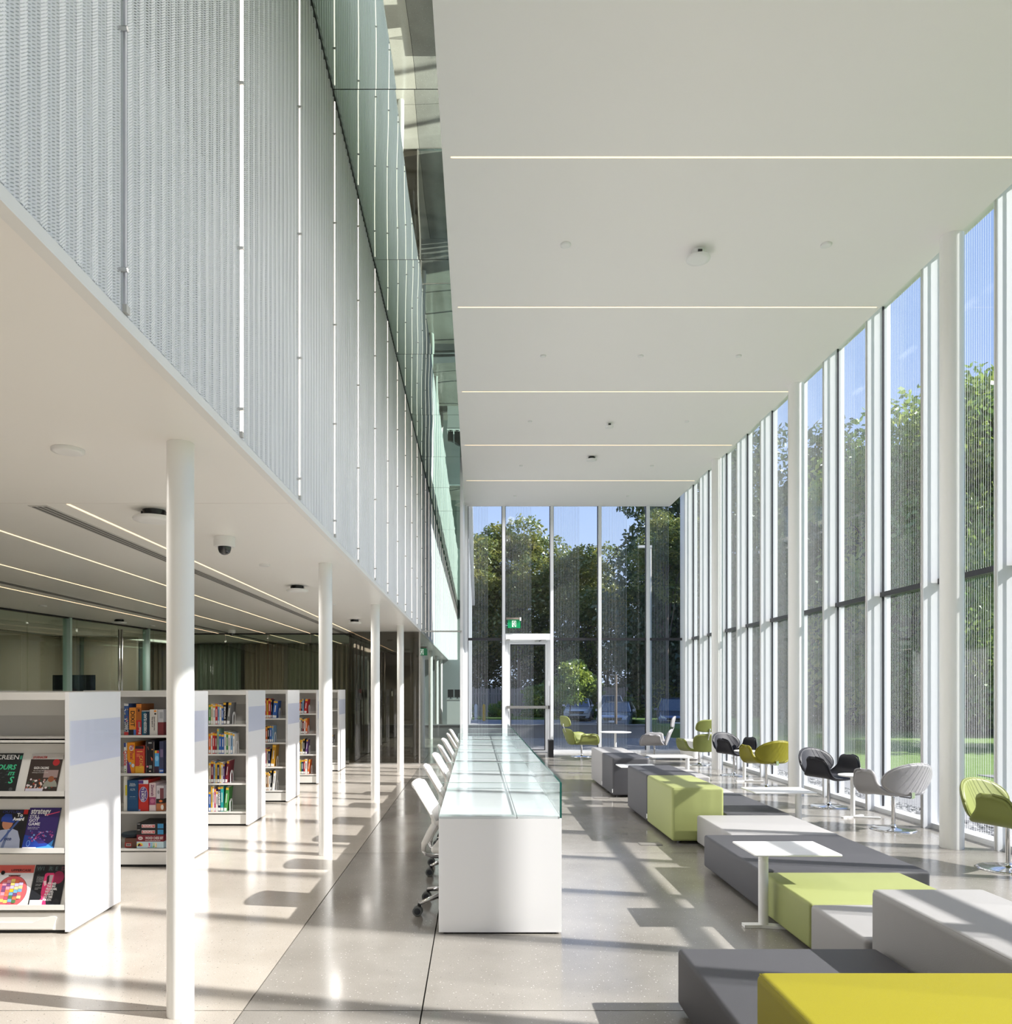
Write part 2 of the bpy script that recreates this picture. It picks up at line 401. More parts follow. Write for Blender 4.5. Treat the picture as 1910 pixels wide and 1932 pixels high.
# left screen wall: corrugated perforated panels
wl = struct('wall_left')
XB = -1.12
PW = 1.165
def corr(n=13):
    b = MB(); p = PW/n; prof = []
    for i in range(n):
        y = i*p; prof += [(0, y), (0, y+.36*p), (-.026, y+.5*p), (-.026, y+.86*p)]
    prof.append((0, PW))
    z0, z1 = 2.735, 6.19
    for a, c2 in zip(prof[:-1], prof[1:]): b.face([(a[0], a[1], z0), (c2[0], c2[1], z0), (c2[0], c2[1], z1), (a[0], a[1], z1)])
    return b.mesh('perforated_panel', M['perf'])
cm_ = corr()
tube = MB().box(-.002, .005, 0, .014, 2.76, 6.17)
tube_me = tube.mesh('light_tube', M['led']); tube_off = MB().box(-.002, .005, 0, .014, 2.76, 6.17).mesh('light_tube', M['ledoff'])
cap_me = MB().box(-.004, .010, -.002, .024, 2.735, 2.76).mesh('tube_cap', M['shelfgrey'])
bolt_me = MB().lathe([(.008, 0), (.008, .03)], n=8, m=M['steel']).mesh('standoff_bolt')
for k in range(-7, 37):
    y = 1.27+1.215*k
    obj('perforated_panel', cm_, wl, (XB, y+.002, 0))
    t = obj('light_tube', tube_me if k >= 2 else tube_off, wl, (XB, y-.028, 0))
    if k == 2: t.scale = (1.7, 1.5, 1)
    if -1 < k < 14:
        obj('tube_cap', cap_me, wl, (XB, y-.028, 0))
        for z in (2.86, 3.62, 4.4, 5.2, 5.9):
            o = obj('standoff_bolt', bolt_me, wl, (XB-.01, y-.045, z)); o.rotation_euler = (0, PI/2, 0)
MB().box(-1.16, -1.118, -8, 46, 2.688, 2.728).build('bottom_trim', M['white'], wl)
MB().box(-1.165, -1.13, -8, 46, 6.2, 6.26).build('top_reveal', M['dark'], wl)
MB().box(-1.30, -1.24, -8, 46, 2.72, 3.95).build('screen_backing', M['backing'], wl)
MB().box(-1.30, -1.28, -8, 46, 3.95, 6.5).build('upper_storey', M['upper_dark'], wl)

# outer closing walls behind the camera and far left
bw = struct('wall_back'); MB().box(-13, 5.3, -8.2, -8, -.1, 6.5).build('wall_panel', M['white'], bw)
fw = struct('wall_far_left'); MB().box(-13.2, -13, -8, 46, -.1, 6.5).build('wall_panel', M['white'], fw)
e2 = struct('wall_corridor_end'); MB().box(-13, -.28, 46, 46.2, -.1, 6.5).build('wall_panel', mat('lobby_end_wall', (.20, .25, .23), .5), e2)

# right curtain wall
XG = 5.14
wr = struct('wall_right')
fin_me = MB().box(4.94, XG-.012, 0, .055, 0, 6.5, M['fin']).box(4.935, 4.945, .018, .038, 0, 6.5, M['shelfgrey']).mesh('fin')
gas_me = MB().box(XG-.016, XG+.010, -.006, 0, 0, 6.5).mesh('gasket', M['gasket'])
cap2 = MB().box(XG-.012, XG+.09, 0, .055, 0, 6.5).mesh('mullion_cap', M['fin'])
pane_lo = MB().box(XG, XG+.024, .06, 1.205, .06, 2.69).mesh('glass_pane', M['facade_glass'])
pane_hi = MB().box(XG, XG+.024, .06, 1.205, 2.75, 6.5).mesh('glass_pane', M['facade_glass'])
fr = MB()
for i in range(24):
    y = 1.20-.012-(i*.0185 if i < 5 else .0925+(i-5)*.036); q = .0085 if i < 5 else (.0055 if i < 14 else .004)
    fr.face([(XG+.027, y, .06), (XG+.027, y-q, .06), (XG+.027, y-q, 6.5), (XG+.027, y, 6.5)])
frit_me = fr.mesh('frit_lines', M['frit'])
tr_me = MB().box(XG-.05, XG+.06, .055, 1.206, 2.69, 2.75).mesh('transom', M['gasket'])
sl_me = MB().box(5.03, 5.2, .055, 1.22, 0, .055).mesh('sill', M['fin'])
for n in range(-13, 9):
    y = 8.55+1.22*n
    obj('fin', fin_me, wr, (0, y, 0)); obj('gasket', gas_me, wr, (0, y, 0)); obj('mullion_cap', cap2, wr, (0, y, 0))
    if n < 8:
        obj('glass_pane', pane_lo, wr, (0, y, 0)); obj('glass_pane', pane_hi, wr, (0, y, 0))
        obj('transom', tr_me, wr, (0, y, 0)); obj('sill', sl_me, wr, (0, y, 0))
        o = obj('frit_lines', frit_me, wr, (0, y, 0)); o['kind'] = 'stuff'
MB().box(4.94, 5.24, 18.365, 18.75, 0, 6.5).build('corner_post', M['fin'], wr)

# end curtain wall
we = struct('wall_end'); YE = 18.6
mx_ = [-.24, .656, 1.81, 2.96, 4.115]
for i, x in enumerate(mx_):
    MB().box(x-.035, x+.035, YE-.10, YE+.02, 0, 6.5, M['fin']).box(x+.036, x+.05, YE-.01, YE+.05, 0, 6.5, M['gasket']).box(x-.05, x-.036, YE-.01, YE+.05, 0, 6.5, M['gasket']).build('mullion', None, we)
ed = mx_+[5.0]
for i in range(5):
    a, b2 = ed[i]+.05, ed[i+1]-.05
    door = i == 1
    if not door:
        MB().box(a, b2, YE, YE+.024, .07, 2.695).build('glass_pane', M['facade_glass'], we)
        MB().box(a, b2, YE-.03, YE+.04, 2.695, 2.755).build('transom', M['gasket'], we)
        MB().box(a-.02, b2+.02, YE-.07, YE+.06, 0, .06).build('sill', M['fin'], we)
    MB().box(a, b2, YE, YE+.024, 2.755 if not door else 2.86, 6.5).build('glass_pane', M['facade_glass'], we)
    f = MB(); z0 = .07 if not door else 2.86
    for q in range(int((b2-a)*.62/.037)):
        xx = a+.012+q*.037; f.face([(xx, YE+.027, z0), (xx+.0048, YE+.027, z0), (xx+.0048, YE+.027, 6.5), (xx, YE+.027, 6.5)])
    tag(f.build('frit_lines', M['frit'], we), kind='stuff')
MB().box(-.33, -.275, 15.72, 18.6, 0, 6.5).build('side_jamb', M['fin'], we)

# glazed exit door in the end wall
d1 = struct('door_1', (0, YE, 0))
MB().box(.70, 1.765, -.14, .04, 2.70, 2.85, M['fin']).build('header', None, d1)
MB().box(.695, .76, -.05, .05, 0, 2.70).box(1.715, 1.775, -.05, .05, 0, 2.70).box(.76, 1.715, -.05, .05, 2.66, 2.70).build('door_frame', M['fin'], d1)
MB().box(.762, .815, -.03, .03, .015, 2.655).box(1.70, 1.713, -.03, .03, .015, 2.655).box(1.655, 1.70, -.03, .03, .015, 2.655).box(.815, 1.655, -.03, .03, 2.60, 2.655).box(.815, 1.655, -.03, .03, .015, .06).build('door_leaf', M['fin'], d1)
MB().box(.816, .832, -.034, .034, .06, 2.60).box(1.638, 1.654, -.034, .034, .06, 2.60).box(.83, 1.64, -.034, .034, 2.585, 2.60).box(.83, 1.64, -.034, .034, .06, .075).build('glazing_bead', M['black'], d1)
MB().box(.83, 1.64, -.01, .01, .07, 2.59).build('door_glass', M['facade_glass'], d1)
f = MB()
for q in range(15): xx = .84+q*.037; f.face([(xx, .015, .07), (xx+.006, .015, .07), (xx+.006, .015, 2.59), (xx, .015, 2.59)])
tag(f.build('frit_lines', M['frit'], d1), kind='stuff')
pb = MB().box(.73, 1.74, -.11, -.07, 1.06, 1.125, M['steel']).box(1.72, 1.75, -.115, -.03, 1.055, 1.13, M['black']).box(.72, .76, -.1, -.03, 1.06, 1.12, M['steel']).build('push_bar', None, d1)
MB().box(.72, .80, -.145, -.12, 2.68, 2.715, M['steel']).box(1.40, 1.50, -.10, -.07, 2.655, 2.68, M['chrome']).tube([(1.5, -.08, 2.67), (1.56, -.12, 2.70), (1.66, -.12, 2.70)], .012, m=M['black']).build('door_closer', None, d1)
MB().box(1.735, 1.75, -.09, -.05, 0, 1.62, M['fin']).box(1.728, 1.757, -.10, -.04, 1.60, 1.72, M['fin']).build('cable_conduit', None, d1)

# far lobby beyond the glass partition at Y = 15.7
wg = struct('wall_glass')
MB().box(-2.58, -1.16, 15.69, 15.714, .03, 2.69).build('tinted_pane', glass('tinted_glass', (.50, .47, .43), 1.2), wg)
MB().box(-1.14, -.34, 15.69, 15.714, .03, 2.685).build('glass_pane', M['screen_glass'], wg)
MB().box(-1.14, -.34, 15.69, 15.714, 2.715, 6.24).build('glass_pane', M['screen_glass'], wg)
MB().box(-1.16, -.30, 15.685, 15.72, 2.685, 2.715).box(-1.165, -1.135, 15.68, 15.72, 0, 2.7).box(-2.58, -.3, 15.66, 15.74, 0, .022).build('glazing_channel', M['steel'], wg)
TG_ = glass('lobby_glass', (.66, .72, .69), .6)
lob = struct('wall_lobby')
MB().box(-5.2, -1.95, 24.9, 25.1, 0, 2.7).build('taupe_panel', M['taupe'], lob)
MB().box(-5, -.3, 31.2, 31.4, 0, 2.7).build('grey_panel', mat('grey_wall', (.36, .39, .40), .4), lob)
MB().box(-.33, -.28, 18.75, 46, 0, .08).box(-.33, -.28, 18.75, 46, 6.3, 6.5).build('lobby_sill', M['fin'], lob)
for k in range(20):
    y = 19.9+1.3*k; MB().box(-.33, -.24, y, y+.06, 0, 6.5).build('lobby_mullion', M['fin'], lob)
    if k % 4 == 0: MB().box(-.30, -.28, y+.07, y+5.1, .08, 6.3).build('lobby_pane', TG_, lob)

# glazed meeting rooms on the left
wm = struct('wall_meeting_rooms')
def pane_line(p0, p1, n, name, m, z0=.02, z1=2.69, t=.012):
    p0 = Vector((*p0, 0)); p1 = Vector((*p1, 0)); d = (p1-p0)/n; u = d.normalized(); nn = Vector((-u.y, u.x, 0))*t
    for i in range(n):
        a = p0+d*i+u*.012; b2 = p0+d*(i+1)-u*.012
        q = [a+nn, b2+nn, b2-nn, a-nn]
        MB().prism([(v.x, v.y) for v in q], 'z', z0, z1).build(name, m, wm)
LG0, LG1, LG2 = (-7.35, 7.0), (-6.18, 16.3), (-2.6, 16.3)
pane_line(LG0, LG1, 8, 'glass_pane', M['partition_glass']); pane_line(LG1, LG2, 4, 'glass_pane', M['partition_glass'])
pane_line((-2.6, 18.1), (-2.6, 24.8), 5, 'glass_pane', M['partition_glass'])
for t_ in (0.36, .405, .60, .85):
    x = LG0[0]+(LG1[0]-LG0[0])*t_; y = LG0[1]+(LG1[1]-LG0[1])*t_
    MB().box(x-.06, x+.06, y-.03, y+.03, .02, 2.69).build('glass_fin', M['glass_edge_light'], wm)
MB().prism([(LG0[0]-.04, LG0[1]), (LG0[0]+.04, LG0[1]), (LG1[0]+.04, LG1[1]), (LG1[0]-.04, LG1[1])], 'z', 2.675, 2.699).box(-6.2, -2.56, 16.27, 16.33, 2.675, 2.699).build('head_channel', M['black'], wm)
MB().prism([(LG0[0]-.04, LG0[1]), (LG0[0]+.04, LG0[1]), (LG1[0]+.04, LG1[1]), (LG1[0]-.04, LG1[1])], 'z', 0.001, .03).box(-6.2, -2.56, 16.27, 16.33, 0.001, .03).build('floor_channel', M['steel'], wm)
# curtains and walls inside the rooms
def curtain(x0, y0, x1, y1, m, folds=14, amp=.035):
    p0 = Vector((x0, y0, 0)); p1 = Vector((x1, y1, 0)); d = p1-p0; nn = Vector((-d.y, d.x, 0)).normalized()
    N = folds*6; b = MB(); 
    pts = [p0+d*(i/N)+nn*amp*math.sin(i/N*folds*2*PI+.6*math.sin(i*.37)) for i in range(N+1)]
    for a, c2 in zip(pts[:-1], pts[1:]): b.face([(a.x, a.y, .03), (c2.x, c2.y, .03), (c2.x, c2.y, 2.68), (a.x, a.y, 2.68)], m, True)
    return b
cg = mat('curtain_green', (.12, .14, .10), .8); cb = mat('curtain_brown', (.24, .19, .135), .8); cw = mat('room_wall_beige', (.42, .36, .29), .7); co_ = mat('curtain_olive', (.17, .165, .11), .8)
cur = [(-9.6, 8.6, -9.2, 11.8, cg), (-9.1, 12.0, -8.9, 13.8, cb), (-8.8, 17.2, -8.7, 19.8, cg), (-8.6, 19.6, -7.2, 19.7, cb), (-7.1, 19.7, -6.0, 19.7, cg), (-5.9, 19.7, -4.9, 19.7, cb), (-4.8, 19.7, -4.0, 19.7, co_), (-3.95, 19.7, -2.8, 19.7, cb)]
for x0, y0, x1, y1, m in cur:
    c_ = curtain(x0, y0, x1, y1, m, folds=int(math.hypot(x1-x0, y1-y0)/.11)).build('curtain', None, wm)
MB().box(-9.4, -9.3, 13.8, 17.4, .01, 2.69).box(-9.4, -7.6, 17.3, 17.4, .01, 2.69).build('room_wall', cw, wm)
MB().box(-10.2, -10.1, 5, 20, .01, 2.69).box(-10.2, -2.6, 20.0, 20.1, .01, 2.69).build('room_wall', cw, wm)

# glass pivot doors with long pull handles
def glass_door(name, x, y, lab=None):
    s = struct(name, (x, y, 0))
    MB().box(-.008, .008, .03, .93, .02, 2.66).build('door_glass', M['partition_glass'], s)
    MB().box(-.02, .02, .0, .95, 2.665, 2.695).box(-.02, .02, .0, .95, 0.001, .018).build('patch_rail', M['black'], s)
    hb = MB()
    for sx in (-.05, .05):
        hb.tube([(sx, .12, .12), (sx, .12, 2.55)], .016, n=8, m=M['steel'])
    for z in (.3, 1.1, 2.4): hb.tube([(-.05, .12, z), (.05, .12, z)], .012, n=6, m=M['steel'])
    hb.build('pull_handle', None, s)
    MB().box(-.012, .012, .10, .14, 0.55, 1.0, M['black']).build('lock_case', None, s)
    return s
glass_door('door_2', -2.60, 16.35); glass_door('door_3', -2.60, 17.4); glass_door('door_4', -2.60, 21.4)
hb = MB()
for x_ in (-6.42, -6.37):
    hb.tube([(x_+.0, 13.9, .1), (x_, 13.9, 2.6)], .018, n=8, m=M['steel'])
hb.build('pull_handle', None, wm)
# ================================================================ COLUMNS
def column(x, y, r, h, label, group):
    b = MB().lathe([(r, 0), (r, h)], n=40, m=M['column'])
    o = b.build('column', None, None, (x, y, 0)); return tag(o, label, 'column', group)
ordn = ['nearest', 'second', 'third', 'fourth', 'fifth', 'sixth', 'seventh', 'eighth', 'ninth']
ys_ = [3.66, 7.18, 10.72, 14.27, 17.85, 20.1, 23.7, 27.3, 30.5]
txt = ['nearest slim white round column, in front of the board game bookcase', 'second slim white round column, beside the desk chairs aisle', 'third slim white round column from the camera, past the bookcases',
       'fourth slim white round column, just before the glass partition', 'dim white column behind the tinted glass partition',
       'first white column seen through the clear glass of the far lobby', 'second white column seen through the clear glass of the far lobby', 'third white column seen through the clear glass of the far lobby', 'farthest white column in the lobby before the grey wall']
for y, t in zip(ys_, txt): column(-1.40, y, .062, SZ, t, 'slim columns under the low soffit')
for y, t in zip((.15, 3.8, 7.5, 11.15, 14.8), ('a', 'a', 'nearest tall white column by the window wall, right of the grey chair', 'middle tall white column by the window wall, behind the olive chair', 'far tall white column by the window wall, before the high-backed green chair')):
    if t != 'a': column(4.61, y, .105, CZ, t, 'tall columns along the window wall')

# ================================================================ CEILING FITTINGS
nm = ['nearest', 'second', 'third', 'fourth', 'fifth and farthest']
for i, y in enumerate((6.38, 8.89, 11.42, 13.93, 16.31)):
    o = MB().box(-.21, 4.60, y-.008, y+.008, CZ-.002, CZ-.0005).build('linear_light', M['warm_light'])
    tag(o, f'thin warm light line across the high ceiling, {nm[i]} from the camera', 'light', 'light lines across the high ceiling')
for i, (x, t) in enumerate(((-2.57, 'first from the perforated wall'), (-3.5, 'second from the perforated wall'), (-4.45, 'third from the perforated wall'), (-5.43, 'farthest left, beside the outer air slot'))):
    o = MB().box(x-.010, x+.010, 4.87, 24, SZ-.002, SZ-.0005).build('linear_light', M['warm_light'])
    tag(o, f'long warm light line in the low soffit, {t}', 'light', 'light lines in the low soffit')
for x, t in ((-2.78, 'triple slot air diffuser beside the first soffit light line'), (-5.17, 'triple slot air diffuser beside the leftmost soffit light line')):
    r = thing('slot_diffuser', t, 'air vent', (x, 0, SZ))
    MB().box(-.062, .062, 4.9, 24, -.004, -.0005).build('diffuser_frame', M['shelfgrey'], r)
    for k in (-.036, 0, .036): MB().box(k-.010, k+.010, 4.92, 23.9, -.0065, -.0035).build('air_slot', M['slot'], r)
def disc(x, y, z, r, label, group='round cover plates on the ceilings'):
    o = MB().lathe([(r*.75, -.018), (r, -.014), (r, -.0005)], n=20, m=M['white']).build('cover_plate', None, None, (x, y, z)); tag(o, label, 'cover plate', group)
hc = [(.92, 8.0, 'left', 'nearest'), (3.62, 8.0, 'right', 'nearest')]
Z2 = 4.38/4.6
rows = [(8.02, (.88, 3.45), .052, 'nearest'), (10.18, (.88, 2.16, 3.45), .04, 'second'), (12.68, (.88, 3.45), .036, 'third'), (15.2, (.88, 3.45), .036, 'fourth'), (17.6, (.88, 3.45), .036, 'farthest')]
rows[0] = (7.63, (.88, 3.45), .052, 'nearest')
for y, xs, r, nme in rows:
    for k, x in enumerate(xs):
        side = 'left' if k == 0 else ('right' if k == len(xs)-1 else 'middle')
        disc(x, y, CZ, r, f'small round white cover in the {nme} row on the high ceiling, {side} one')
def detector(x, y, z, label, dark=False, r=.11, h=.07):
    t = thing('smoke_detector', label, 'detector', (x, y, z), 0, 'ceiling detectors')
    MB().lathe([(r*.45, -h*.6), (r*.55, -.0005)], n=20, m=M['black'] if dark else M['white']).build('mounting_base', None, t)
    MB().lathe([(r*.7, -h), (r*.97, -h+.006), (r, -h+.016), (r*.96, -h+.028)], n=28, m=M['white']).build('detector_cover', None, t)
    if dark: MB().box(-r*.6, r*.6, -.02, .02, -h*.5, -h*.1).build('bracket', M['black'], t)
    else: MB().box(-.02, .02, -r*.62, -r*.5, -h*.55, -h*.25).build('bracket', M['black'], t)
detector(2.22, 7.74, CZ, 'large round white detector hanging under the nearest bay of the high ceiling', r=.12, h=.10)
detector(2.19, 12.75, CZ, 'small white detector in the fourth bay of the high ceiling', r=.07, h=.09)
detector(2.18, 14.62, CZ, 'white detector with dark rim in the fifth bay of the high ceiling', True, r=.10, h=.08)
detector(-2.10, 5.04, SZ, 'wireless access disc with dark top half hidden behind the nearest column', True, r=.13, h=.075)
detector(-2.02, 8.73, SZ, 'dark topped disc on the soffit between the first two slim columns', True, r=.12, h=.07)
detector(-2.05, 13.03, SZ, 'small dark topped disc on the soffit left of the third slim column', True, r=.11, h=.07)
detector(-6.0, 13.0, SZ, 'dark topped disc on the soffit before the glazed meeting rooms', True, r=.12, h=.07)
for x, y, r, l in ((-1.98, 3.75, .075, 'round flush plate on the soffit left of the nearest column'), (-1.98, 7.24, .05, 'small flush disc on the soffit right of the dome camera'), (-1.98, 10.65, .045, 'tiny flush disc on the soffit before the third slim column'), (-6.05, 10.8, .05, 'flush disc at the left on the soffit near the meeting rooms'), (-5.95, 14.2, .05, 'flush disc on the soffit above the nearest bookcase row')):
    disc(x, y, SZ, r, l)
def dome(x, y, z, label, s=1):
    t = thing('security_camera', label, 'camera', (x, y, z), 0, 'dome cameras')
    MB().lathe([(.074*s, -.075*s), (.080*s, -.07*s), (.078*s, -.0005)], n=28, m=M['white']).build('camera_housing', None, t)
    dm = mat('smoked_dome', (.03, .03, .035), .05, spec=.8)
    MB().lathe([(.004*s, -.137*s), (.022*s, -.133*s), (.040*s, -.118*s), (.048*s, -.095*s), (.050*s, -.074*s)], n=24, m=dm).build('camera_dome', None, t)
dome(-1.93, 5.93, SZ, 'white dome security camera under the soffit between the first two slim columns')
dome(-4.84, 15.3, SZ, 'small white dome camera on the soffit by the back meeting room glass', .9)

# exit signs
def exit_sign(loc, label, s=1):
    t = thing('exit_sign', label, 'sign', loc, 0, 'green running man exit signs')
    MB().box(-.19*s, .16*s, -.03, .03, .10*s, .145*s, M['taupe']).box(.13*s, .165*s, -.035, .035, .07*s, .15*s, M['white']).build('sign_housing', None, t)
    MB().box(-.155*s, .15*s, -.01, .01, -.10*s, .098*s).build('sign_panel', M['signgreen'], t)
    p = MB(); y = -.0125; q = lambda pts: p.face([(a*s, y, b*s) for a, b in pts], M['signwhite'])
    q([(-.05,-.075),(-.038,-.075),(-.038,.07),(-.05,.07)]); q([(-.05,.058),(.045,.058),(.045,.07),(-.05,.07)]); q([(.033,-.075),(.045,-.075),(.045,.07),(.033,.07)])
    q([(-.05,-.075),(-.01,-.075),(-.01,-.063),(-.05,-.063)]); q([(.02,-.075),(.045,-.075),(.045,-.063),(.02,-.063)])
    q([(-.008,.05),(.012,.05),(.016,.038),(.008,.028),(-.006,.028),(-.012,.038)])
    q([(-.014,.024),(.012,.024),(.006,-.016),(-.018,-.016)]); q([(-.018,-.012),(-.002,-.016),(-.02,-.045),(-.03,-.04)]); q([(-.03,-.036),(-.02,-.044),(-.036,-.062),(-.044,-.056)])
    q([(-.002,-.012),(.008,-.012),(.020,-.035),(.012,-.04)]); q([(.012,-.034),(.020,-.034),(.016,-.06),(.006,-.06)]); q([(-.016,.022),(-.008,.018),(-.026,-.004),(-.034,.002)]); q([(.010,.022),(.014,.014),(.028,.004),(.030,.012)])
    p.build('running_man_pictogram', None, t); return t
exit_sign((.90, 18.42, 3.08), 'green running man exit sign hanging above the glazed door')
exit_sign((-1.35, 19.2, 2.45), 'small green exit sign in the far lobby behind the clear glass', .9)

# ================================================================ READING DESK
DX0, DX1, DY0, DY1, DZ = -.236, .535, 4.85, 13.05, .737
dk = thing('study_desk', 'long white study desk with glass screens running down the hall', 'desk', (0, 0, 0))
def dp(b, n, m=None): return b.build(n, m, dk)
dp(MB().box(DX0, DX1, DY0, DY0+.05, .012, DZ-.014), 'end_panel', M['laminate'])
dp(MB().box(DX0, DX1, DY1-.05, DY1, .012, DZ-.014), 'end_panel', M['laminate'])
dp(MB().box(DX1-.04, DX1, DY0+.051, DY1-.051, .012, DZ-.014), 'side_panel', M['laminate'])
dp(MB().box(DX0+.03, DX1-.03, DY0+.02, DY1-.02, .0005, .0115), 'plinth', M['dark'])
dp(MB().box(DX0, DX1-.041, DY0+.051, DY1-.051, DZ-.06, DZ-.014), 'worktop_frame', M['laminate'])
sy = [DY0, 6.17, 7.49, 8.80, 10.09, 11.37, 12.6, DY1]
for a, b2 in zip(sy[:-1], sy[1:]):
    dp(MB().box(DX0, .2535, a+.001, b2-.001, DZ-.0135, DZ), 'worktop_panel', M['deskglass'])
    dp(MB().box(.2575, DX1-.013, a+.001, b2-.001, DZ-.0135, DZ), 'worktop_panel', M['deskglass'])
dp(MB().box(.2535, .2575, DY0, DY1, DZ-.0135, DZ-.006), 'cable_joint', M['slot'])
for a, b2 in zip(sy[:-1], sy[1:]):
    o = dp(MB().box(DX1-.012, DX1, a+.002, b2-.002, DZ-.01, .948, M['screen_glass']), 'side_screen')
    MB().box(DX1-.013, DX1+.001, a+.002, b2-.002, .948, .9505, M['glass_edge']).build('polished_edge', None, o)
for i, y in enumerate(sy[:-1]):
    o = dp(MB().box(DX0+.002, DX1-.014, y+.004, y+.014, DZ+.001, .948, M['screen_glass']), 'divider_screen')
    MB().box(DX0+.0, DX0+.0018, y+.004, y+.014, DZ+.001, .948, M['glass_edge_light']).box(DX0, DX1-.014, y+.004, y+.014, .9483, .9500, M['glass_edge_light']).build('polished_edge', None, o)
dp(MB().box(DX1-.0125, DX1+.0005, DY0-.0015, DY0+.0015, DZ-.01, .949), 'corner_edge', M['glass_edge'])

# ================================================================ TASK CHAIRS
def task_chair():
    t = thing('task_chair', 'x', 'chair', (0, 0, 0), 0, 'white task chairs along the study desk')
    prof = [(-.325, .895), (-.312, .875), (-.272, .80), (-.228, .72), (-.19, .65), (-.188, .60)]
    def P(u, v):
        i = v*(len(prof)-1); k = min(int(i), len(prof)-2); f_ = i-k
        x = prof[k][0]*(1-f_)+prof[k+1][0]*f_; z = prof[k][1]*(1-f_)+prof[k+1][1]*f_
        s = (u-.5)*2; wd = .205-.03*v; r = 1-.18*max(0, 1-v*7)**2*abs(s)**3
        return (x+.045*s*s*(.5+v*.5), s*wd*r, z-.02*abs(s)**4*max(0, 1-4*v))
    o = MB().grid(P, 12, 12, M['mesh_white']).build('backrest', None, t)
    m_ = o.modifiers.new('s', 'SOLIDIFY'); m_.thickness = .016; m_.offset = 0; smooth_bevel(o, .004, 2)
    for s in (-1, 1):
        MB().tube([(-.150, s*.175, .62), (-.185, s*.17, .56), (-.228, s*.15, .48), (-.236, s*.135, .43)], [.024, .024, .020, .016], n=8, m=M['mesh_white'], flat=.6).build('back_upright', None, t)
    MB().tube([(-.236, -.135, .44), (-.225, -.13, .405), (-.18, -.10, .385), (-.05, -.05, .375), (.05, 0, .37), (-.05, .05, .375), (-.18, .10, .385), (-.225, .13, .405), (-.236, .135, .44)], .012, n=8, m=M['chrome']).build('chrome_yoke', None, t)
    o = MB().box(-.17, .26, -.225, .225, .43, .475, M['mesh_white']).build('seat', None, t); smooth_bevel(o, .02, 3)
    MB().tube([(-.14, -.14, .44), (-.05, -.12, .40), (.06, -.08, .39)], .013, n=8, m=M['chrome']).tube([(-.14, .14, .44), (-.05, .12, .40), (.06, .08, .39)], .013, n=8, m=M['chrome']).build('seat_bracket', None, t)
    MB().lathe([(.05, .36), (.055, .42)], n=16, m=M['black']).build('tilt_mechanism', None, t)
    MB().lathe([(.028, .09), (.028, .22), (.018, .22), (.018, .37)], n=16, m=M['chrome']).build('gas_column', None, t)
    MB().lathe([(.045, .085), (.045, .14), (.03, .15)], n=16, m=M['chrome']).build('base_hub', None, t)
    for k in range(5):
        a = PI+2*PI*(k+.5)/5
        c, s = math.cos(a), math.sin(a)
        MB().tube([(.03*c, .03*s, .12), (.18*c, .18*s, .115), (.315*c, .315*s, .083)], [.022, .019, .014], n=8, m=M['chrome'], flat=.9).build('base_leg', None, t)
        x, y = .315*c, .315*s
        b = MB()
        q = MB().lathe([(.012, .052), (.012, .085)], (x, y, 0), n=8, m=M['black'])
        cst = q.box(x-.012, x+.012, y-.012, y+.012, .03, .06, M['black']).build('caster', None, t)
        for sg in (-1, 1):
            wv = MB(); n = 20; vs = []; ring = []
            for (r, yy) in ((.0, .024), (.020, .024), (.022, .022), (.031, .022), (.034, .018), (.034, .006), (.0, .006)):
                ring.append([(x-.01+r*math.cos(2*PI*j/n), y+sg*yy, .034+r*math.sin(2*PI*j/n)) for j in range(n)])
            for ri in range(len(ring)-1):
                mm = M['wheelhub'] if ri < 2 else M['rubber']
                for j in range(n): wv.face([ring[ri][j], ring[ri][(j+1) % n], ring[ri+1][(j+1) % n], ring[ri+1][j]], mm, True)
            wv.build('wheel', None, cst)
    return t
tc0 = task_chair()
names = ['nearest to the camera', 'second from the camera', 'third from the camera', 'fourth from the camera', 'fifth from the camera', 'sixth from the camera', 'farthest along the desk']
for i in range(7):
    y = 5.40+1.145*i; lab = f'white mesh task chair on casters tucked under the desk, {names[i]}'
    rz = [-.10, .02, -.05, .04, -.03, .05, 0][i]
    if i == 0: tc0['label'] = lab; tc0.location = (-.115, y, 0); tc0.rotation_euler = (0, 0, rz)
    else: cp(tc0, lab, (-.115+random.uniform(-.02, .02), y, 0), rz)

# ================================================================ LOUNGE BLOCKS
def block(x0, x1, y0, y1, h, m, label, tabs=()):
    t = thing('seating_block', label, 'ottoman', ((x0+x1)/2, (y0+y1)/2, 0), 0, 'modular upholstered blocks in the lounge')
    hx, hy = (x1-x0)/2-.003, (y1-y0)/2-.003
    o = MB().box(-hx, hx, -hy, hy, .03, h, m).build('upholstered_body', None, t); smooth_bevel(o, .028 if h > .4 else .022, 5)
    sm = MB()   # piping along the top edges
    z = h-.010
    for a, b2 in (((-hx, -hy), (hx, -hy)), ((hx, -hy), (hx, hy)), ((hx, hy), (-hx, hy)), ((-hx, hy), (-hx, -hy))):
        ax, ay = a[0]*(1-.012/abs(hx)), a[1]*(1-.012/abs(hy)); bx, by = b2[0]*(1-.012/abs(hx)), b2[1]*(1-.012/abs(hy))
        sm.tube([(ax, ay, z+.002), (bx, by, z+.002)], .003, n=6, m=m)
    sm.build('piping', None, t)
    for sx in (-1, 1):
        for sy_ in (-1, 1): MB().lathe([(.018, 0), (.018, .03)], (sx*(hx-.09), sy_*(hy-.09), 0), n=10, m=M['black']).build('foot', None, t)
    for sx, sy_ in tabs: MB().box(sx*hx-.004 if sx < 0 else sx*hx-.01, sx*hx+.002, sy_*hy-.012, sy_*hy+.012, .07, .12, M['white']).build('connector_tab', None, t)
    return t
H, L = .560, .298
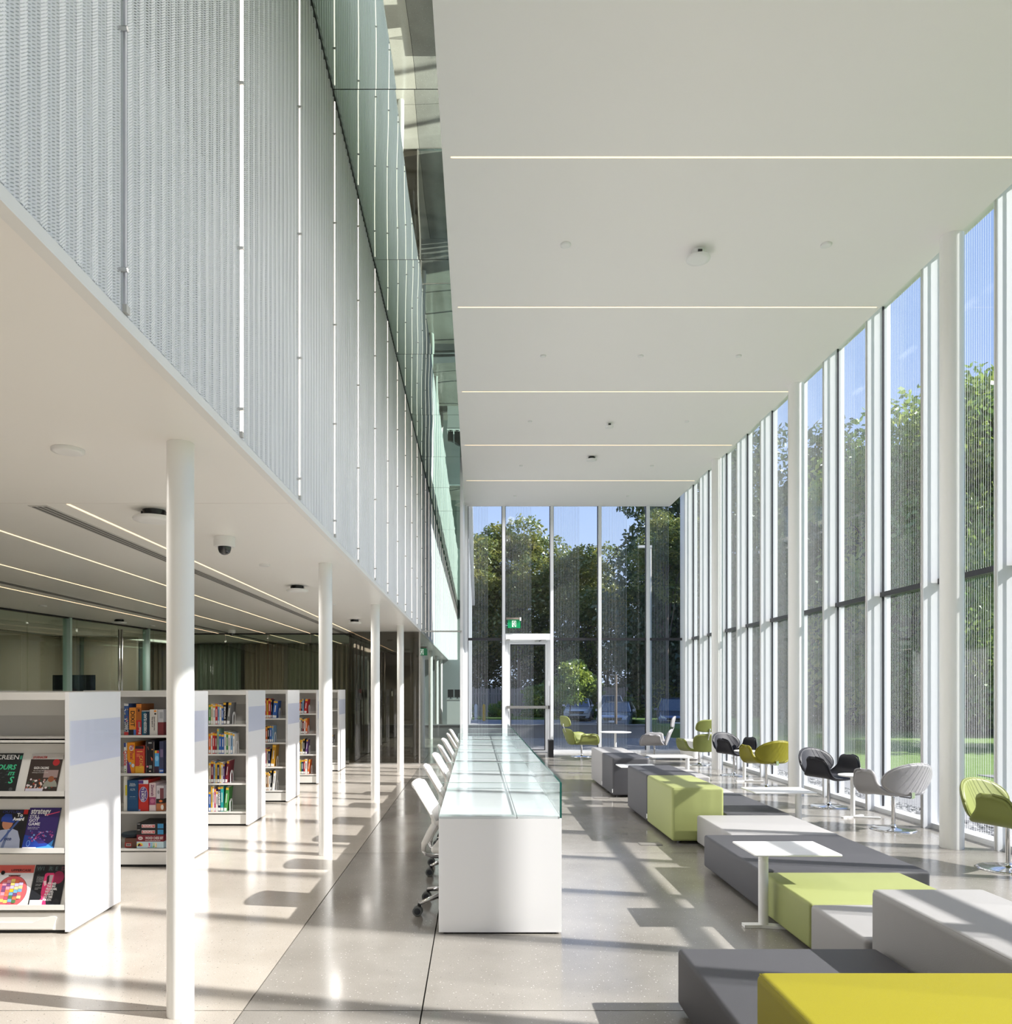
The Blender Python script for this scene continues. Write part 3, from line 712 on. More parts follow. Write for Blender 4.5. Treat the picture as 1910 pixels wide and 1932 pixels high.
LG, DG, GR, YE_ = M['fabric_lgrey'], M['fabric_dgrey'], M['fabric_green'], M['fabric_yellow']
block(.965, 2.35, 1.30, 2.69, H, YE_, 'mustard yellow tall upholstered block in the bottom right corner')
block(.960, 1.92, 2.70, 3.71, L, DG, 'charcoal low seating block behind the mustard yellow block')
block(1.93, 2.49, 2.70, 3.80, H, LG, 'tall light grey block right of the low charcoal block in the foreground')
block(1.92, 2.87, 3.82, 4.46, L, LG, 'light grey low block between the tall grey block and the lime green bench')
block(1.925, 2.87, 4.47, 5.24, L, GR, 'lime green low bench block beside the white table post')
block(1.93, 3.09, 5.25, 6.58, L, DG, 'large charcoal low bench block beneath the nearest white side table')
block(2.16, 3.10, 6.59, 7.60, L, LG, 'light grey low block in front of the lime green cube')
block(1.93, 2.45, 7.64, 8.77, H, GR, 'tall lime green cube in the middle of the seating row', ((-1, 1),))
block(1.93, 2.50, 8.78, 9.90, H, DG, 'tall charcoal block joined behind the lime green cube')
block(2.47, 3.12, 7.68, 9.25, L, DG, 'charcoal low block right of the lime green cube')
block(2.47, 3.10, 9.26, 10.3, L, LG, 'light grey low block beyond the low charcoal one beside the green cube')
block(1.92, 2.44, 10.92, 11.84, H, DG, 'tall charcoal block at the far end joined to a pale grey one', ((-1, -1), (-1, 1)))
block(1.92, 2.44, 11.85, 12.95, H, LG, 'tall pale grey block at the far end of the seating row')
block(2.46, 3.3, 10.9, 12.3, L, LG, 'low pale grey block at the far end beside the tall charcoal block')

# ================================================================ TABLES
def side_table(x, y, w_, d_, z, px, py, label, foot=True, rz=0):
    t = thing('side_table', label, 'table', (x, y, 0), rz, 'white side tables')
    o = MB().box(-w_/2, w_/2, -d_/2, d_/2, z-.014, z, M['white']).build('table_top', None, t); smooth_bevel(o, .006, 3)
    MB().lathe([(.031, .02), (.031, z-.014)], (px, py, 0), n=20, m=M['white']).build('post', None, t)
    f = MB()
    f.box(px-.13, px+.02, py-.03, py+.03, 0.001, .02, M['white']).prism([(px-.02, py-.03), (px+.36, py-.12), (px+.36, py-.06), (px+.02, py+.03)], 'z', 0.001, .018, M['white'])
    f.build('table_foot', None, t)
side_table(2.02, 5.06, .55, .43, .50, -.165, -.06, 'white rectangular side table overhanging the charcoal bench, nearest one')
side_table(3.10, 7.95, .62, .44, .50, .16, -.12, 'white rectangular side table right of the lime green cube')
side_table(2.98, 11.95, .62, .44, .50, .28, 0, 'white rectangular side table at the far blocks near the drum planter')
side_table(2.14, 10.30, .50, .40, .515, .20, .05, 'white side table mostly hidden behind the tall charcoal block, corner showing')
def round_table(x, y, z, r, label, off=0):
    t = thing('round_table', label, 'table', (x, y, 0), 0, 'small round white tables')
    MB().lathe([(r*.97, z-.016), (r, z-.010), (r, z-.003), (r*.985, z)], (off, 0, 0), n=36, m=M['white']).build('table_top', None, t)
    MB().lathe([(.026, .016), (.026, z-.016)], n=16, m=M['white']).build('post', None, t)
    f = MB()
    for a, l in ((PI+.35, .16), (.55, .20), (-.35, .30)):
        c, s = math.cos(a), math.sin(a); f.prism([(-s*.022, c*.022), (s*.022, -c*.022), (l*c+s*.018, l*s-c*.018), (l*c-s*.018, l*s+c*.018)], 'z', .001, .017, M['white'])
    f.build('table_foot', None, t)
round_table(4.50, 9.25, .51, .19, 'small round white table between the charcoal and grey tulip chairs', .03)
round_table(4.45, 12.85, .51, .19, 'small round white table between the dark chair and the olive chair', .03)
round_table(3.02, 16.8, .60, .34, 'round white table between the two high-backed chairs by the end window')

# planter drum
pl = thing('drum_planter', 'white tapered drum with dark base ring by the window wall corner', 'planter', (4.62, 16.75, 0))
MB().lathe([(.16, .02), (.17, .03), (.26, .40), (.265, .43), (.25, .43), (.23, .40)], n=36, m=M['white'], caps=True).build('drum_body', None, pl)
MB().lathe([(.155, 0.001), (.155, .02)], n=30, m=M['black']).build('base_ring', None, pl)

# black box at the door
bx = thing('floor_box', 'slim black upright box standing beside the glazed exit door', 'bin', (1.68, 17.5, 0))
MB().box(-.055, .055, -.13, .13, .001, .375, M['black']).build('box_body', None, bx)
MB().box(-.05, .05, -.12, .12, .376, .385, M['rubber']).build('box_lid', None, bx)
# floor outlets
for x, y, l in ((1.72, 7.66, 'nearest flush floor outlet cover left of the lime green cube'), (1.76, 10.9, 'flush floor outlet cover beside the tall charcoal far block'), (1.78, 14.1, 'farthest flush floor outlet cover near the end window')):
    t = thing('floor_outlet', l, 'floor outlet', (x, y, 0), 0, 'floor outlet covers')
    MB().box(-.11, .11, -.07, .07, .0005, .004, mat('outlet_frame_metal', (.14, .13, .12), .5)).build('outlet_frame', None, t); MB().box(-.10, .10, -.06, .06, .0041, .0055, mat('outlet_lid_metal', (.18, .17, .155), .5)).build('outlet_lid', None, t)

# ================================================================ TULIP CHAIRS
arc = [(0, .405), (.12, .402), (.205, .408), (.262, .435), (.292, .487), (.308, .545), (.320, .598), (.336, .638), (.356, .658)]
def shell(scale=(1, 1, 1), dz=0, pull=.115):
    def A(t):
        i = t*(len(arc)-1); k = min(int(i), len(arc)-2); f_ = i-k
        return arc[k][0]*(1-f_)+arc[k+1][0]*f_, arc[k][1]*(1-f_)+arc[k+1][1]*f_
    def P(u, v):
        s = abs(u-.5)*2; sg = 1 if u >= .5 else -1; x, z = A(s)
        q_ = min(1, max(0, (s-.22)/.45)); yb_ = -.20+pull*q_*q_*(3-2*q_)+.02*s**4; yf = .25-.03*s-.10*s**4
        rr = 1-.55*max(0, s-.86)/.14*max(0, s-.86)/.14
        c = (yb_+yf)/2; hw = (yf-yb_)/2*rr
        y = c+(v-.5)*2*hw
        e = abs(v-.5)*2
        z = z-.018*(v-.45)*(1-s) + (.012 if s < .4 else 0)*0 - .02*max(0, v-.75)/.25*(1-s)
        x = x+.02*e*e*s
        return (sg*x*scale[0], y*scale[1], z*scale[2]+dz)
    return P
def ell_back(w_, h_, zc, y0, curve, tilt, power=2.0, taper=0):
    def P(u, v):
        a = u*2*PI; r = v
        c, s = math.cos(a), math.sin(a)
        k = (abs(c)**power+abs(s)**power)**(-1/power)
        x = w_*r*k*c; z = h_*r*k*s; x *= 1+taper*z/h_
        return (x, y0+curve*x*x-tilt*z, zc+z)
    return P
def upholster(t, P, nu, nv, m, name, th, off=0):
    o = MB().grid(P, nu, nv, m).build(name, None, t)
    bm = bmesh.new(); bm.from_mesh(o.data); bmesh.ops.remove_doubles(bm, verts=bm.verts, dist=1e-4); bmesh.ops.recalc_face_normals(bm, faces=bm.faces); bm.to_mesh(o.data); bm.free()
    s = o.modifiers.new('s', 'SOLIDIFY'); s.thickness = th; s.offset = off
    b = o.modifiers.new('b', 'SUBSURF'); b.levels = 1; b.render_levels = 2
    for p in o.data.polygons: p.use_smooth = True
    return o
def piping(t, P, m, edges, r=.007, off=(0, 0, 0)):
    b = MB()
    for e in edges: b.tube([Vector(P(*q))+Vector(off) for q in e], r, n=6, m=m)
    return b.build('piping', None, t)
def pedestal(t, zt, r=.235):
    MB().lathe([(r, 0.001), (r, .008), (r*.9, .014), (.05, .022), (.03, .035), (.024, .06)], n=48, m=M['chrome']).build('disc_base', None, t)
    MB().lathe([(.020, .05), (.020, zt-.03), (.035, zt-.02), (.05, zt)], n=20, m=M['chrome']).build('pedestal', None, t)
def tulip(m, label):
    t = thing('tulip_chair', label, 'chair', (0, 0, 0), 0, 'low-backed tulip chairs')
    S = shell()
    upholster(t, S, 28, 10, m, 'seat_shell', .045)
    piping(t, S, m, [[(i/28, 1.0) for i in range(29)]], .010, (0, .008, .012))
    B = ell_back(.335, .174, .572, -.262, .80, .30, 2.1)
    upholster(t, B, 36, 6, m, 'backrest', .042)
    piping(t, B, m, [[(i/36, 1.0) for i in range(37)]], .009)
    MB().box(-.022, .022, -.262, -.242, .375, .435, M['chrome']).box(-.022, .022, -.25, -.10, .368, .378, M['chrome']).build('back_bracket', None, t)
    pedestal(t, .385)
    return t
def high(m, label, flat=False):
    t = thing('lounge_chair', label, 'chair', (0, 0, 0), 0, 'high-backed tulip lounge chairs')
    S = shell((1.12, 1.2, .88), -.055, .05)
    upholster(t, S, 28, 10, m, 'seat_shell', .05)
    piping(t, S, m, [[(i/28, 1.0) for i in range(29)]], .010, (0, .008, .012))
    upholster(t, ell_back(.29, .185, .46, -.32, .45, .38, 3.6, .10), 36, 6, m, 'backrest', .045)
    upholster(t, ell_back(.285, .125, .805, -.425, .45, .22, 3.2, -.08), 36, 5, m, 'headrest', .045)
    MB().tube([(0, -.24, .33), (0, -.30, .40), (0, -.42, .66), (0, -.44, .75)], .011, n=8, m=M['chrome']).build('back_rod', None, t)
    pedestal(t, .31, .24)
    return t
D2 = math.radians
def put(t, x, y, deg):  # local +Y is the way the chair faces; deg from +Y, clockwise
    t.location = (x, y, 0); t.rotation_euler = (0, 0, -D2(deg))
c = tulip(M['leather_grey'], 'light grey tulip chair seen from behind, left of the nearest tall column'); put(c, 4.56, 8.46, -18)
def tul2(m, lab, x, y, deg):
    k = cp(c, lab, swap={M['leather_grey']: m}); put(k, x, y, deg); return k
tul2(M['leather_dark'], 'charcoal tulip chair facing the camera beside the grey tulip chair', 4.60, 10.10, 150)
tul2(M['leather_olive'], 'olive yellow tulip chair seen from behind, half hidden by a tall column', 4.50, 12.0, -17)
tul2(M['leather_dark'], 'charcoal tulip chair behind the olive one, third round table side', 4.57, 13.72, 150)
tul2(M['leather_green'], 'moss green tulip chair cut by the right edge of the photo', 4.53, 6.59, 152)
h = high(M['leather_green'], 'lime green high-backed lounge chair in profile by the exit door'); put(h, 2.38, 17.5, 75)
k = cp(h, 'light grey high-backed lounge chair in profile at the end window', swap={M['leather_green']: M['leather_grey']}); put(k, 3.98, 17.3, -72)
k = cp(h, 'green high-backed lounge chair seen from behind, next to the far tall column'); put(k, 4.50, 15.62, -12)
# ================================================================ BOOKCASES
FR = [4.85, 6.66, 8.66, 10.47, 12.45, 14.38]
CXL, CXR = -4.40, -2.553
ST = [1.137, .808, .480, .160]   # shelf tops
nth = ['first', 'second', 'third', 'fourth', 'fifth', 'sixth']
clab = ['white magazine rack bookcase in the left foreground, nearest to the camera', 'white bookcase holding board games behind the nearest slim column', 'third white bookcase, half filled rows with encyclopedias, grey book and bookends',
        'fourth white bookcase with red and yellow books on its top shelf', 'fifth white bookcase, mostly hidden by the second slim column', 'farthest white bookcase, nearly empty shelves, before the glass doors']
for ci, f0 in enumerate(FR):
    t = thing('bookcase', clab[ci], 'bookcase', (0, f0, 0), 0, 'double-sided white bookcases')
    B = lambda b, n, m, p=t: b.build(n, m, p)
    ep = B(MB().box(CXR-.026, CXR, 0, .70, .014, 1.517), 'end_panel', M['laminate'])
    o = B(MB().box(CXR+.0005, CXR+.0045, .012, .692, 1.055, 1.335), 'sign_holder', M['clear_acrylic'], ep)
    B(MB().box(CXL, CXL+.026, 0, .70, .014, 1.517), 'end_panel', M['laminate'])
    B(MB().box(CXL+.027, CXR-.027, .005, .695, 1.468, 1.515), 'top_cap', M['shelf'])
    B(MB().box(CXL+.027, CXR-.027, .335, .345, .14, 1.467), 'back_panel', M['shelfgrey'])
    B(MB().box(-3.50, -3.47, .006, .334, .15, 1.467), 'upright', M['shelf'])
    B(MB().box(CXL+.027, CXR-.027, .33, .334, 1.36, 1.467), 'header_rail', M['shelf'])
    bs = MB().box(CXL+.027, CXR-.030, .015, .685, .022, .128, M['shelf']).box(CXL+.03, CXR-.035, .03, .67, .0005, .0215, M['dark'])
    bs.build('base_drawer', None, t)
    if ci == 0:
        MB().prism([(-3.3, .03), (-2.66, .03), (-2.635, .104), (-2.655, .11), (-2.68, .11), (-2.79, .07), (-3.3, .07)], 'y', .009, .0145, M['shelf']).build('drawer_front', None, t)
        for zb in (.864, .507, .151):
            d = MB()
            d.prism([(.0, zb), (.006, zb), (.006, zb+.032), (.0, zb+.032)], 'x', CXL+.03, CXR-.032, M['shelf'])
            d.prism([(.006, zb), (.30, zb+.0), (.30, zb+.008), (.006, zb+.008)], 'x', CXL+.03, CXR-.032, M['shelf'])
            d.prism([(.022, zb+.009), (.028, zb+.009), (.150, zb+.32), (.144, zb+.32)], 'x', CXL+.03, CXR-.050, M['shelf'])
            d.prism([(.004, zb+.0), (.055, zb+.0), (.07, zb+.10), (.03, zb+.05)], 'x', CXR-.046, CXR-.040, M['shelf'])
            d.build('display_shelf', None, t)
        MB().box(CXL+.03, CXR-.03, .012, .33, 1.215, 1.225).box(CXL+.03, CXR-.03, .012, .016, 1.20, 1.226).build('shelf', M['shelf'], t)
    else:
        for z in ST:
            MB().box(CXL+.028, CXR-.028, .012, .333, z-.018, z-.004).box(CXL+.028, CXR-.028, .010, .016, z-.020, z).box(CXL+.028, CXR-.028, .3, .333, z-.004, z+.03).build('shelf', M['shelf'], t)
        for z in ST:
            MB().prism([(.014, z-.012), (.10, z-.012), (.05, z+.15), (.030, z+.165), (.014, z+.15)], 'x', CXR-.0285, CXR-.0265, M['laminate']).build('shelf_bracket', None, t)
# ---------------------------------------------------------------- magazines
TL = math.atan(.122/.311)
def magazine(x0, w_, h_, zb, rz, label):
    mw = Matrix.Translation((x0, 4.85+.017, zb+.012)) @ Matrix.Rotation(PI/2-TL, 4, 'X') @ Matrix.Rotation(rz, 4, 'Z')
    o = MB().box(0, w_, 0, h_, 0, .004, cmat((235, 233, 228))).build('magazine')
    o.matrix_world = mw
    return tag(o, label, 'magazine', 'magazines on the display shelves')
def art(o, shapes, name='cover_print'):
    b = MB(); z = .0043
    for i, (pts, col) in enumerate(shapes): b.face([(u, v, z+i*.00004) for u, v in pts], cmat(col))
    return b.build(name, None, o)
R_ = lambda a, b2, c2, d: [(a, c2), (b2, c2), (b2, d), (a, d)]
def circ(cx, cy_, r, n=24, a0=0, a1=2*PI, ry=None): return [(cx+r*math.cos(a0+(a1-a0)*i/n), cy_+(ry or r)*math.sin(a0+(a1-a0)*i/n)) for i in range(n+(0 if a1-a0 > 6.28 else 1))]
def tx(o, s, size, u, v, col, width=None, align='LEFT', rot=0, bold=.0, shear=0):
    return text(s, size, cmat(col), o, Matrix.Translation((u, v, .0052)) @ Matrix.Rotation(rot, 4, 'Z'), align=align, width=width, bold=bold, shear=shear)
W_, H_ = .203, .262
# journalism magazine
m1 = magazine(-2.846, W_, H_, .864, 0, 'magazine with a crowd photo under a pale masthead, top display shelf')
rnd = random.Random(3)
s = [(R_(0, W_, 0, H_), (60, 48, 44)), (R_(0, W_, .226, H_), (205, 202, 200)), (circ(.165, .205, .022), (178, 40, 45)), (R_(.10, .19, .105, .155), (160, 138, 135))]
for i in range(70):
    u = rnd.uniform(.005, .19); v = rnd.uniform(.035, .095); r = rnd.uniform(.004, .009)
    s.append((circ(u, v, r, 6), rnd.choice([(190, 150, 140), (220, 200, 190), (150, 60, 50), (70, 60, 60), (200, 110, 60), (60, 90, 70), (230, 220, 220)])))
s += [(circ(.155, .045, .045, 12, 0, PI, .05), (150, 152, 140)), (circ(.155, .095, .02, 12), (150, 90, 60)), (R_(.006, .115, .005, .035), (215, 212, 225))]
art(m1, s)
tx(m1, 'JOURNALISM', .022, .012, .238, (180, 60, 60), .09, bold=.0006); tx(m1, 'GAZA CALLING', .021, .030, .168, (235, 232, 228), .095, bold=.0006)
tx(m1, 'The coverage divide is', .009, .030, .150, (225, 222, 218)); tx(m1, 'widening across newsrooms', .009, .024, .138, (225, 222, 218))
# screen magazine
m2 = magazine(-3.105, W_, H_+.004, .864, 0, 'dark magazine with mint green lettering at the left frame edge, top display shelf')
s = [(R_(0, W_, 0, H_+.004), (32, 36, 38))]
for i in range(16):
    u = rnd.uniform(.02, .17); v = rnd.uniform(.06, .2); s.append(([(u, v), (u+.02, v+.004), (u+.018, v+.008), (u+.002, v+.005)], (70, 76, 78)))
s += [(R_(.186, .2, .225, .25), (60, 160, 130)), (circ(.17, .03, .012, 12), (80, 84, 86))]
art(m2, s)
tx(m2, 'SCREEN', .042, .182, .238, (240, 240, 240), .165, 'RIGHT', bold=.0006); 
for q, (w1, sz) in enumerate((('OURS', .046), ('ITS', .030), ('S', .062))): tx(m2, w1, sz, .172, .172-[0, .042, .085][q], (70, 205, 150), None, 'RIGHT', bold=.001, shear=.2)
# strategy magazine
m3 = magazine(-2.862, W_, H_+.012, .507, 0, 'purple and blue magazine with a glowing stadium cover, middle display shelf')
s = [(R_(0, W_, 0, .274), (58, 42, 110)), ([(0, 0), (W_, 0), (W_, .05), (.10, .045), (.05, .09), (0, .10)], (36, 66, 160)), ([(.05, .015), (.15, .03), (.19, .07), (.20, .0), (.05, 0)], (70, 150, 225))]
for i in range(60):
    u = rnd.uniform(.03, .18); v = rnd.uniform(.06, .125); r = rnd.uniform(.003, .007); s.append((circ(u, v, r, 6), rnd.choice([(150, 60, 130), (190, 90, 150), (90, 60, 150), (120, 160, 220), (200, 140, 190), (60, 40, 110)])))
s += [([(.115, .222), (.2, .245), (.2, .252), (.112, .228)], (225, 80, 130)), (circ(.035, .045, .012, 16, ry=.02), (120, 160, 225)), (circ(.035, .045, .009, 16, ry=.016), (36, 66, 160)), (R_(.004, .09, .002, .022), (225, 222, 232)), ([(.188, .03), (.203, .03), (.203, .274), (.196, .274), (.199, .15)], (40, 60, 90))]
art(m3, s)
tx(m3, 'strategy', .052, .012, .250, (240, 238, 240), .125, bold=.0012)
for q, w1 in enumerate(('STILL', 'GOT', 'GAME')): tx(m3, w1, .028, .010, .216-.024*q, (235, 232, 240), bold=.0003)
tx(m3, 'Brands and fans on the', .008, .012, .147, (220, 215, 235)); tx(m3, 'sidelines stay in play', .008, .012, .138, (220, 215, 235))
# baseball magazine
m4 = magazine(-3.06, W_, H_, .507, 0, 'dark magazine with a baseball batter in white jersey and blue cap')
s = [(R_(0, W_, 0, H_), (28, 28, 32)), (R_(.163, .19, .232, .262), (200, 40, 42)),
     ([(.01, 0), (.185, 0), (.175, .07), (.15, .125), (.11, .14), (.04, .13), (0, .08)], (168, 176, 200)),
     ([(.06, .0), (.08, .0), (.10, .13), (.085, .13)], (110, 125, 160)), (circ(.075, .175, .034, 16, ry=.042), (190, 130, 100)), ([(.03, .185), (.115, .175), (.118, .187), (.10, .205), (.09, .232), (.05, .235), (.03, .21)], (38, 66, 150)),
     ([(.05, .06), (.058, .052), (.165, .215), (.155, .225)], (70, 92, 150)), (R_(.0, .10, .0, .018), (225, 220, 218))]
art(m4, s)
tx(m4, 'OUTLINE', .022, .16, .246, (60, 70, 140), .13, 'RIGHT'); tx(m4, 'To', .032, .125, .226, (240, 240, 240), bold=.001); tx(m4, 'Award', .030, .105, .200, (240, 240, 240), .07, bold=.001); tx(m4, 'oco', .03, .075, .075, (40, 55, 110), bold=.001)
# uppercase magazine
m5 = magazine(-3.055, .228, .262, .151, 0, 'white magazine with a circular patchwork quilt print, bottom display shelf')
s = [(R_(0, .228, 0, .262), (232, 230, 235)), (R_(0, .228, .213, .262), (205, 92, 85)), (R_(.14, .228, .175, .213), (222, 222, 228)), (circ(.11, .098, .098, 40), (110, 45, 50)), (circ(.11, .098, .0955, 40), (225, 100, 105))]
pal = [(235, 195, 50), (225, 100, 105), (235, 160, 180), (200, 90, 120), (120, 180, 215), (90, 130, 80), (240, 215, 120), (200, 190, 225), (240, 130, 90), (130, 80, 130), (215, 225, 160), (235, 120, 120)]
for i in range(7):
    for j in range(9):
        u0, u1 = .018+i*.027, .018+i*.027+.025; v0 = .006+j*.0205+(i % 2)*.006; v1 = v0+.0185
        if all((a-.11)**2+(b2-.098)**2 < .093**2 for a in (u0, u1) for b2 in (v0, v1)):
            cc = rnd.choice(pal); s.append((R_(u0, u1, v0, v1), cc))
            for k in range(3): s.append((R_(u0, u1, v0+.004+k*.005, v0+.0052+k*.005), tuple(int(x*.82) for x in cc)))
s += [(R_(.075, .15, .193, .199), (90, 50, 50)), (circ(.035, .213, .013, 16), (25, 22, 25))]
art(m5, s)
tx(m5, 'UPPERCASE', .021, .208, .228, (70, 32, 36), .125, 'RIGHT', bold=.0003)
# pink figure magazine
m6 = magazine(-2.822, W_, .264, .151, 0, 'black magazine with a bright pink figure and pink circle, bottom display shelf')
s = [(R_(0, W_, 0, .264), (34, 36, 42)), (circ(.158, .185, .036, 24, ry=.04), (150, 38, 80)), ([(.066, .14), (.07, .205), (.08, .213), (.125, .213), (.13, .20), (.13, .12), (.10, .06), (.115, 0), (.02, 0), (.075, .055), (.066, .09)], (228, 62, 122)), ([(.085, .19), (.10, .20), (.108, .18), (.10, .15), (.092, .14), (.088, .16)], (45, 25, 35)), ([(.10, .20), (.125, .20), (.12, .15), (.105, .14)], (190, 175, 180)), ([(.068, .16), (.085, .165), (.092, .14), (.08, .13)], (245, 200, 210)), (R_(.006, .085, .01, .045), (228, 226, 235)), ([(.03, .205), (.015, .19), (.045, .19)], (58, 60, 64)), ([(.17, .055), (.15, .04), (.15, .012), (.19, .012), (.19, .04)], (46, 48, 54))]
for i, ch in enumerate('WIRED'):
    u = .006+i*.039
    if i % 2 == 0: s.append((R_(u, u+.034, .222, .256), (48, 56, 60)))
art(m6, s)
for i, ch in enumerate('WIRED'): tx(m6, ch, .034, .012+i*.039, .239, (88, 108, 110) if i < 4 else (120, 60, 75), bold=.0005)
for q, w1 in enumerate(('YOU HAD', 'THE BIG', 'PROGRAMS,', 'WE DID.', 'ALWAYS', 'HAS TIME', 'FOR YOU.')): tx(m6, w1, .018, .098-.002*q, .145-.0165*q, (240, 238, 240), .070 if q == 2 else .055, bold=.0006)
for q, w1 in enumerate(('HOW MUCH', 'OF THE WEB', 'IS LISTENING', 'TO YOU, AND', 'WHO MINDS', '', 'TURN THIS', 'UP LOUD', '', 'ON DISPLAY', 'INSIDE')):
    if w1: tx(m6, w1, .0075, .022, .186-.0075*q, (190, 190, 190))
# barcode stickers count as cover parts; loose copies behind the front ones
for x0, zb, lab in ((-2.80, .507, 'pale magazine copy peeking out behind the purple stadium issue'), (-2.795, .151, 'pale magazine copy peeking out behind the black and pink issue')):
    o = MB().box(0, .19, 0, .25, -.006, -.002, cmat((215, 212, 205))).build('magazine'); o.matrix_world = Matrix.Translation((x0, 4.85+.0235, zb+.014)) @ Matrix.Rotation(PI/2-TL, 4, 'X')
    tag(o, lab, 'magazine', 'magazines on the display shelves')

# ---------------------------------------------------------------- board games (case 2)
GF = FR[1]
gx = lambda px: (px-899)/219.5
def gbox(p0, p1, z, h, col, label, art_=(), lettering=(), depth=.26, yoff=.025, cat='board game', name='game_box'):
    x0, x1 = gx(p0), gx(p1); w_ = x1-x0-.002
    o = MB().box(0, w_, 0, depth, 0, h, cmat(col)).build(name, None, None, (x0, GF+yoff, z+.0005))
    tag(o, label, cat, 'board games in the second bookcase')
    if art_:
        b = MB()
        for i, (pts, cc) in enumerate(art_): b.face([(u*w_, -.0006-i*.00005, v*h) for u, v in pts], cmat(cc))
        b.build('box_print', None, o)
    for (s_, size, u, v, cc, vert, wid) in lettering:
        base = Matrix.Translation((u*w_, -.0020, v*h)) @ Matrix.Rotation(PI/2, 4, 'X')
        if vert: base = base @ Matrix.Rotation(vert*PI/2, 4, 'Z')
        text(s_, size, cmat(cc), o, base, align='CENTER', width=wid, bold=.0006)
    return o
z = ST[0]
dots = [(circ(rnd.uniform(.15, .85), rnd.uniform(.42, .88), .09, 10, ry=.018), rnd.choice([(225, 60, 55), (240, 220, 80), (235, 235, 240)])) for _ in range(16)]
gbox(231, 239.6, z, .271, (62, 92, 150), 'blue box with red and yellow dots, leftmost board game on the top shelf', [(R_(0, 1, .93, 1), (225, 225, 225)), (R_(0, 1, .04, .42), (40, 60, 90)), (R_(0, 1, 0, .10), (200, 60, 60))]+dots, [('CONNECT', .045, .5, .26, (240, 240, 240), -1, .09)])
gbox(240.5, 253.8, z, .237, (236, 152, 62), 'orange board game box with curly black title, top shelf', [(R_(.0, .65, 0, .20), (38, 34, 40)), (R_(.65, 1, 0, .2), (80, 120, 190))], [('DIXIT', .05, .5, .60, (45, 28, 25), -1, .135)])
gbox(254, 264, z+.0, .128, (205, 42, 48), 'small red box under the tall brown one, top shelf', [(R_(.35, .8, .5, .9), (170, 120, 115))], [('Blokus', .03, .7, .3, (240, 235, 235), 1, .06)])
gbox(254, 264, z+.129, .140, (176, 100, 42), 'tall orange and brown box standing on the small red one', [(R_(0, 1, .78, 1), (226, 140, 60)), (circ(.5, .6, .18, 12, ry=.09), (70, 45, 35))])
gbox(264.3, 279, z, .212, (28, 92, 118), 'teal board game box with white upright title, top shelf', [(R_(.55, 1, 0, .96), (30, 52, 72)), (R_(0, 1, .965, 1), (190, 190, 190))], [('FORBIDDEN ISLAND', .035, .5, .48, (235, 238, 238), 1, .17)])
gbox(279.4, 294.6, z, .221, (218, 214, 208), 'plain white box with small orange logo at its top, top shelf', [(R_(.55, .85, .90, .97), (235, 150, 60)), (R_(.6, .85, .8, .86), (60, 50, 50))], [('The game of', .016, .35, .52, (90, 85, 85), -1, .09), ('shared memories', .014, .62, .45, (120, 115, 115), -1, .12)])
gbox(295, 306, z, .110, (122, 52, 58), 'maroon box at the right end of the top game shelf, lower one')
gbox(295, 306, z+.111, .109, (200, 200, 205), 'grey and white box lying on the maroon one, top game shelf', [(R_(.3, .9, .3, .8), (170, 172, 178))])
z = ST[1]
gbox(230.6, 236.4, z, .262, (228, 225, 220), 'white box with red script title, leftmost on the second game shelf', [(R_(0, .7, .86, 1), (40, 60, 130)), (circ(.5, .12, .25, 8, ry=.02), (90, 150, 70)), (circ(.5, .05, .25, 8, ry=.02), (90, 150, 70))], [('Quickle', .04, .5, .5, (205, 45, 50), -1, .13)])
gbox(236.9, 251.6, z, .265, (232, 148, 34), 'orange and purple board game box with a cartoon print, second shelf', [([(0, 0), (.55, 0), (.3, .3), (0, .45)], (92, 52, 120)), (circ(.55, .82, .3, 14, ry=.09), (225, 222, 230)), (circ(.75, .25, .2, 12, ry=.06), (200, 210, 225)), (circ(.4, .32, .15, 12, ry=.04), (120, 180, 220))], [('Pie Face!', .045, .6, .68, (190, 50, 70), -1, .125)])
gbox(252, 270, z, .234, (198, 66, 58), 'red and yellow settlers board game box, second game shelf', [(R_(0, 1, 0, .26), (228, 170, 50)), (R_(0, .92, .90, 1), (42, 30, 32)), (R_(.93, 1, 0, 1), (235, 95, 60)), (R_(.2, .8, .78, .82), (235, 170, 90)), (R_(.15, .5, .6, .72), (222, 110, 80))], [('CATAN', .04, .62, .42, (238, 190, 80), -1, .105)])
gbox(272, 288.6, z, .284, (30, 28, 34), 'tall black board game box with spark print, second shelf', [(R_(0, .1, .02, .95), (95, 90, 90)), (R_(.9, 1, .02, .95), (120, 110, 108)), (R_(.3, .7, .9, .94), (170, 170, 170)), ([(.2, .82), (.3, .72), (.35, .70), (.27, .8)], (220, 140, 110)), (circ(.75, .72, .08, 8, ry=.02), (230, 160, 120)), ([(.6, .5), (.8, .44), (.75, .36), (.65, .42)], (235, 120, 90)), (R_(.38, .72, .14, .24), (130, 150, 150)), (circ(.2, .20, .12, 8, ry=.03), (230, 140, 170)), (circ(.5, .06, .13, 8, ry=.02), (235, 210, 190))])
gbox(289, 297.6, z, .196, (88, 170, 225), 'light blue and multicoloured box beside the tall black one', [(R_(0, 1, 0, .3), (60, 40, 60)), (circ(.5, .65, .4, 12, ry=.12), (150, 205, 240)), (R_(0, .5, .88, 1), (230, 190, 60)), (R_(.5, 1, .88, 1), (205, 60, 60))])
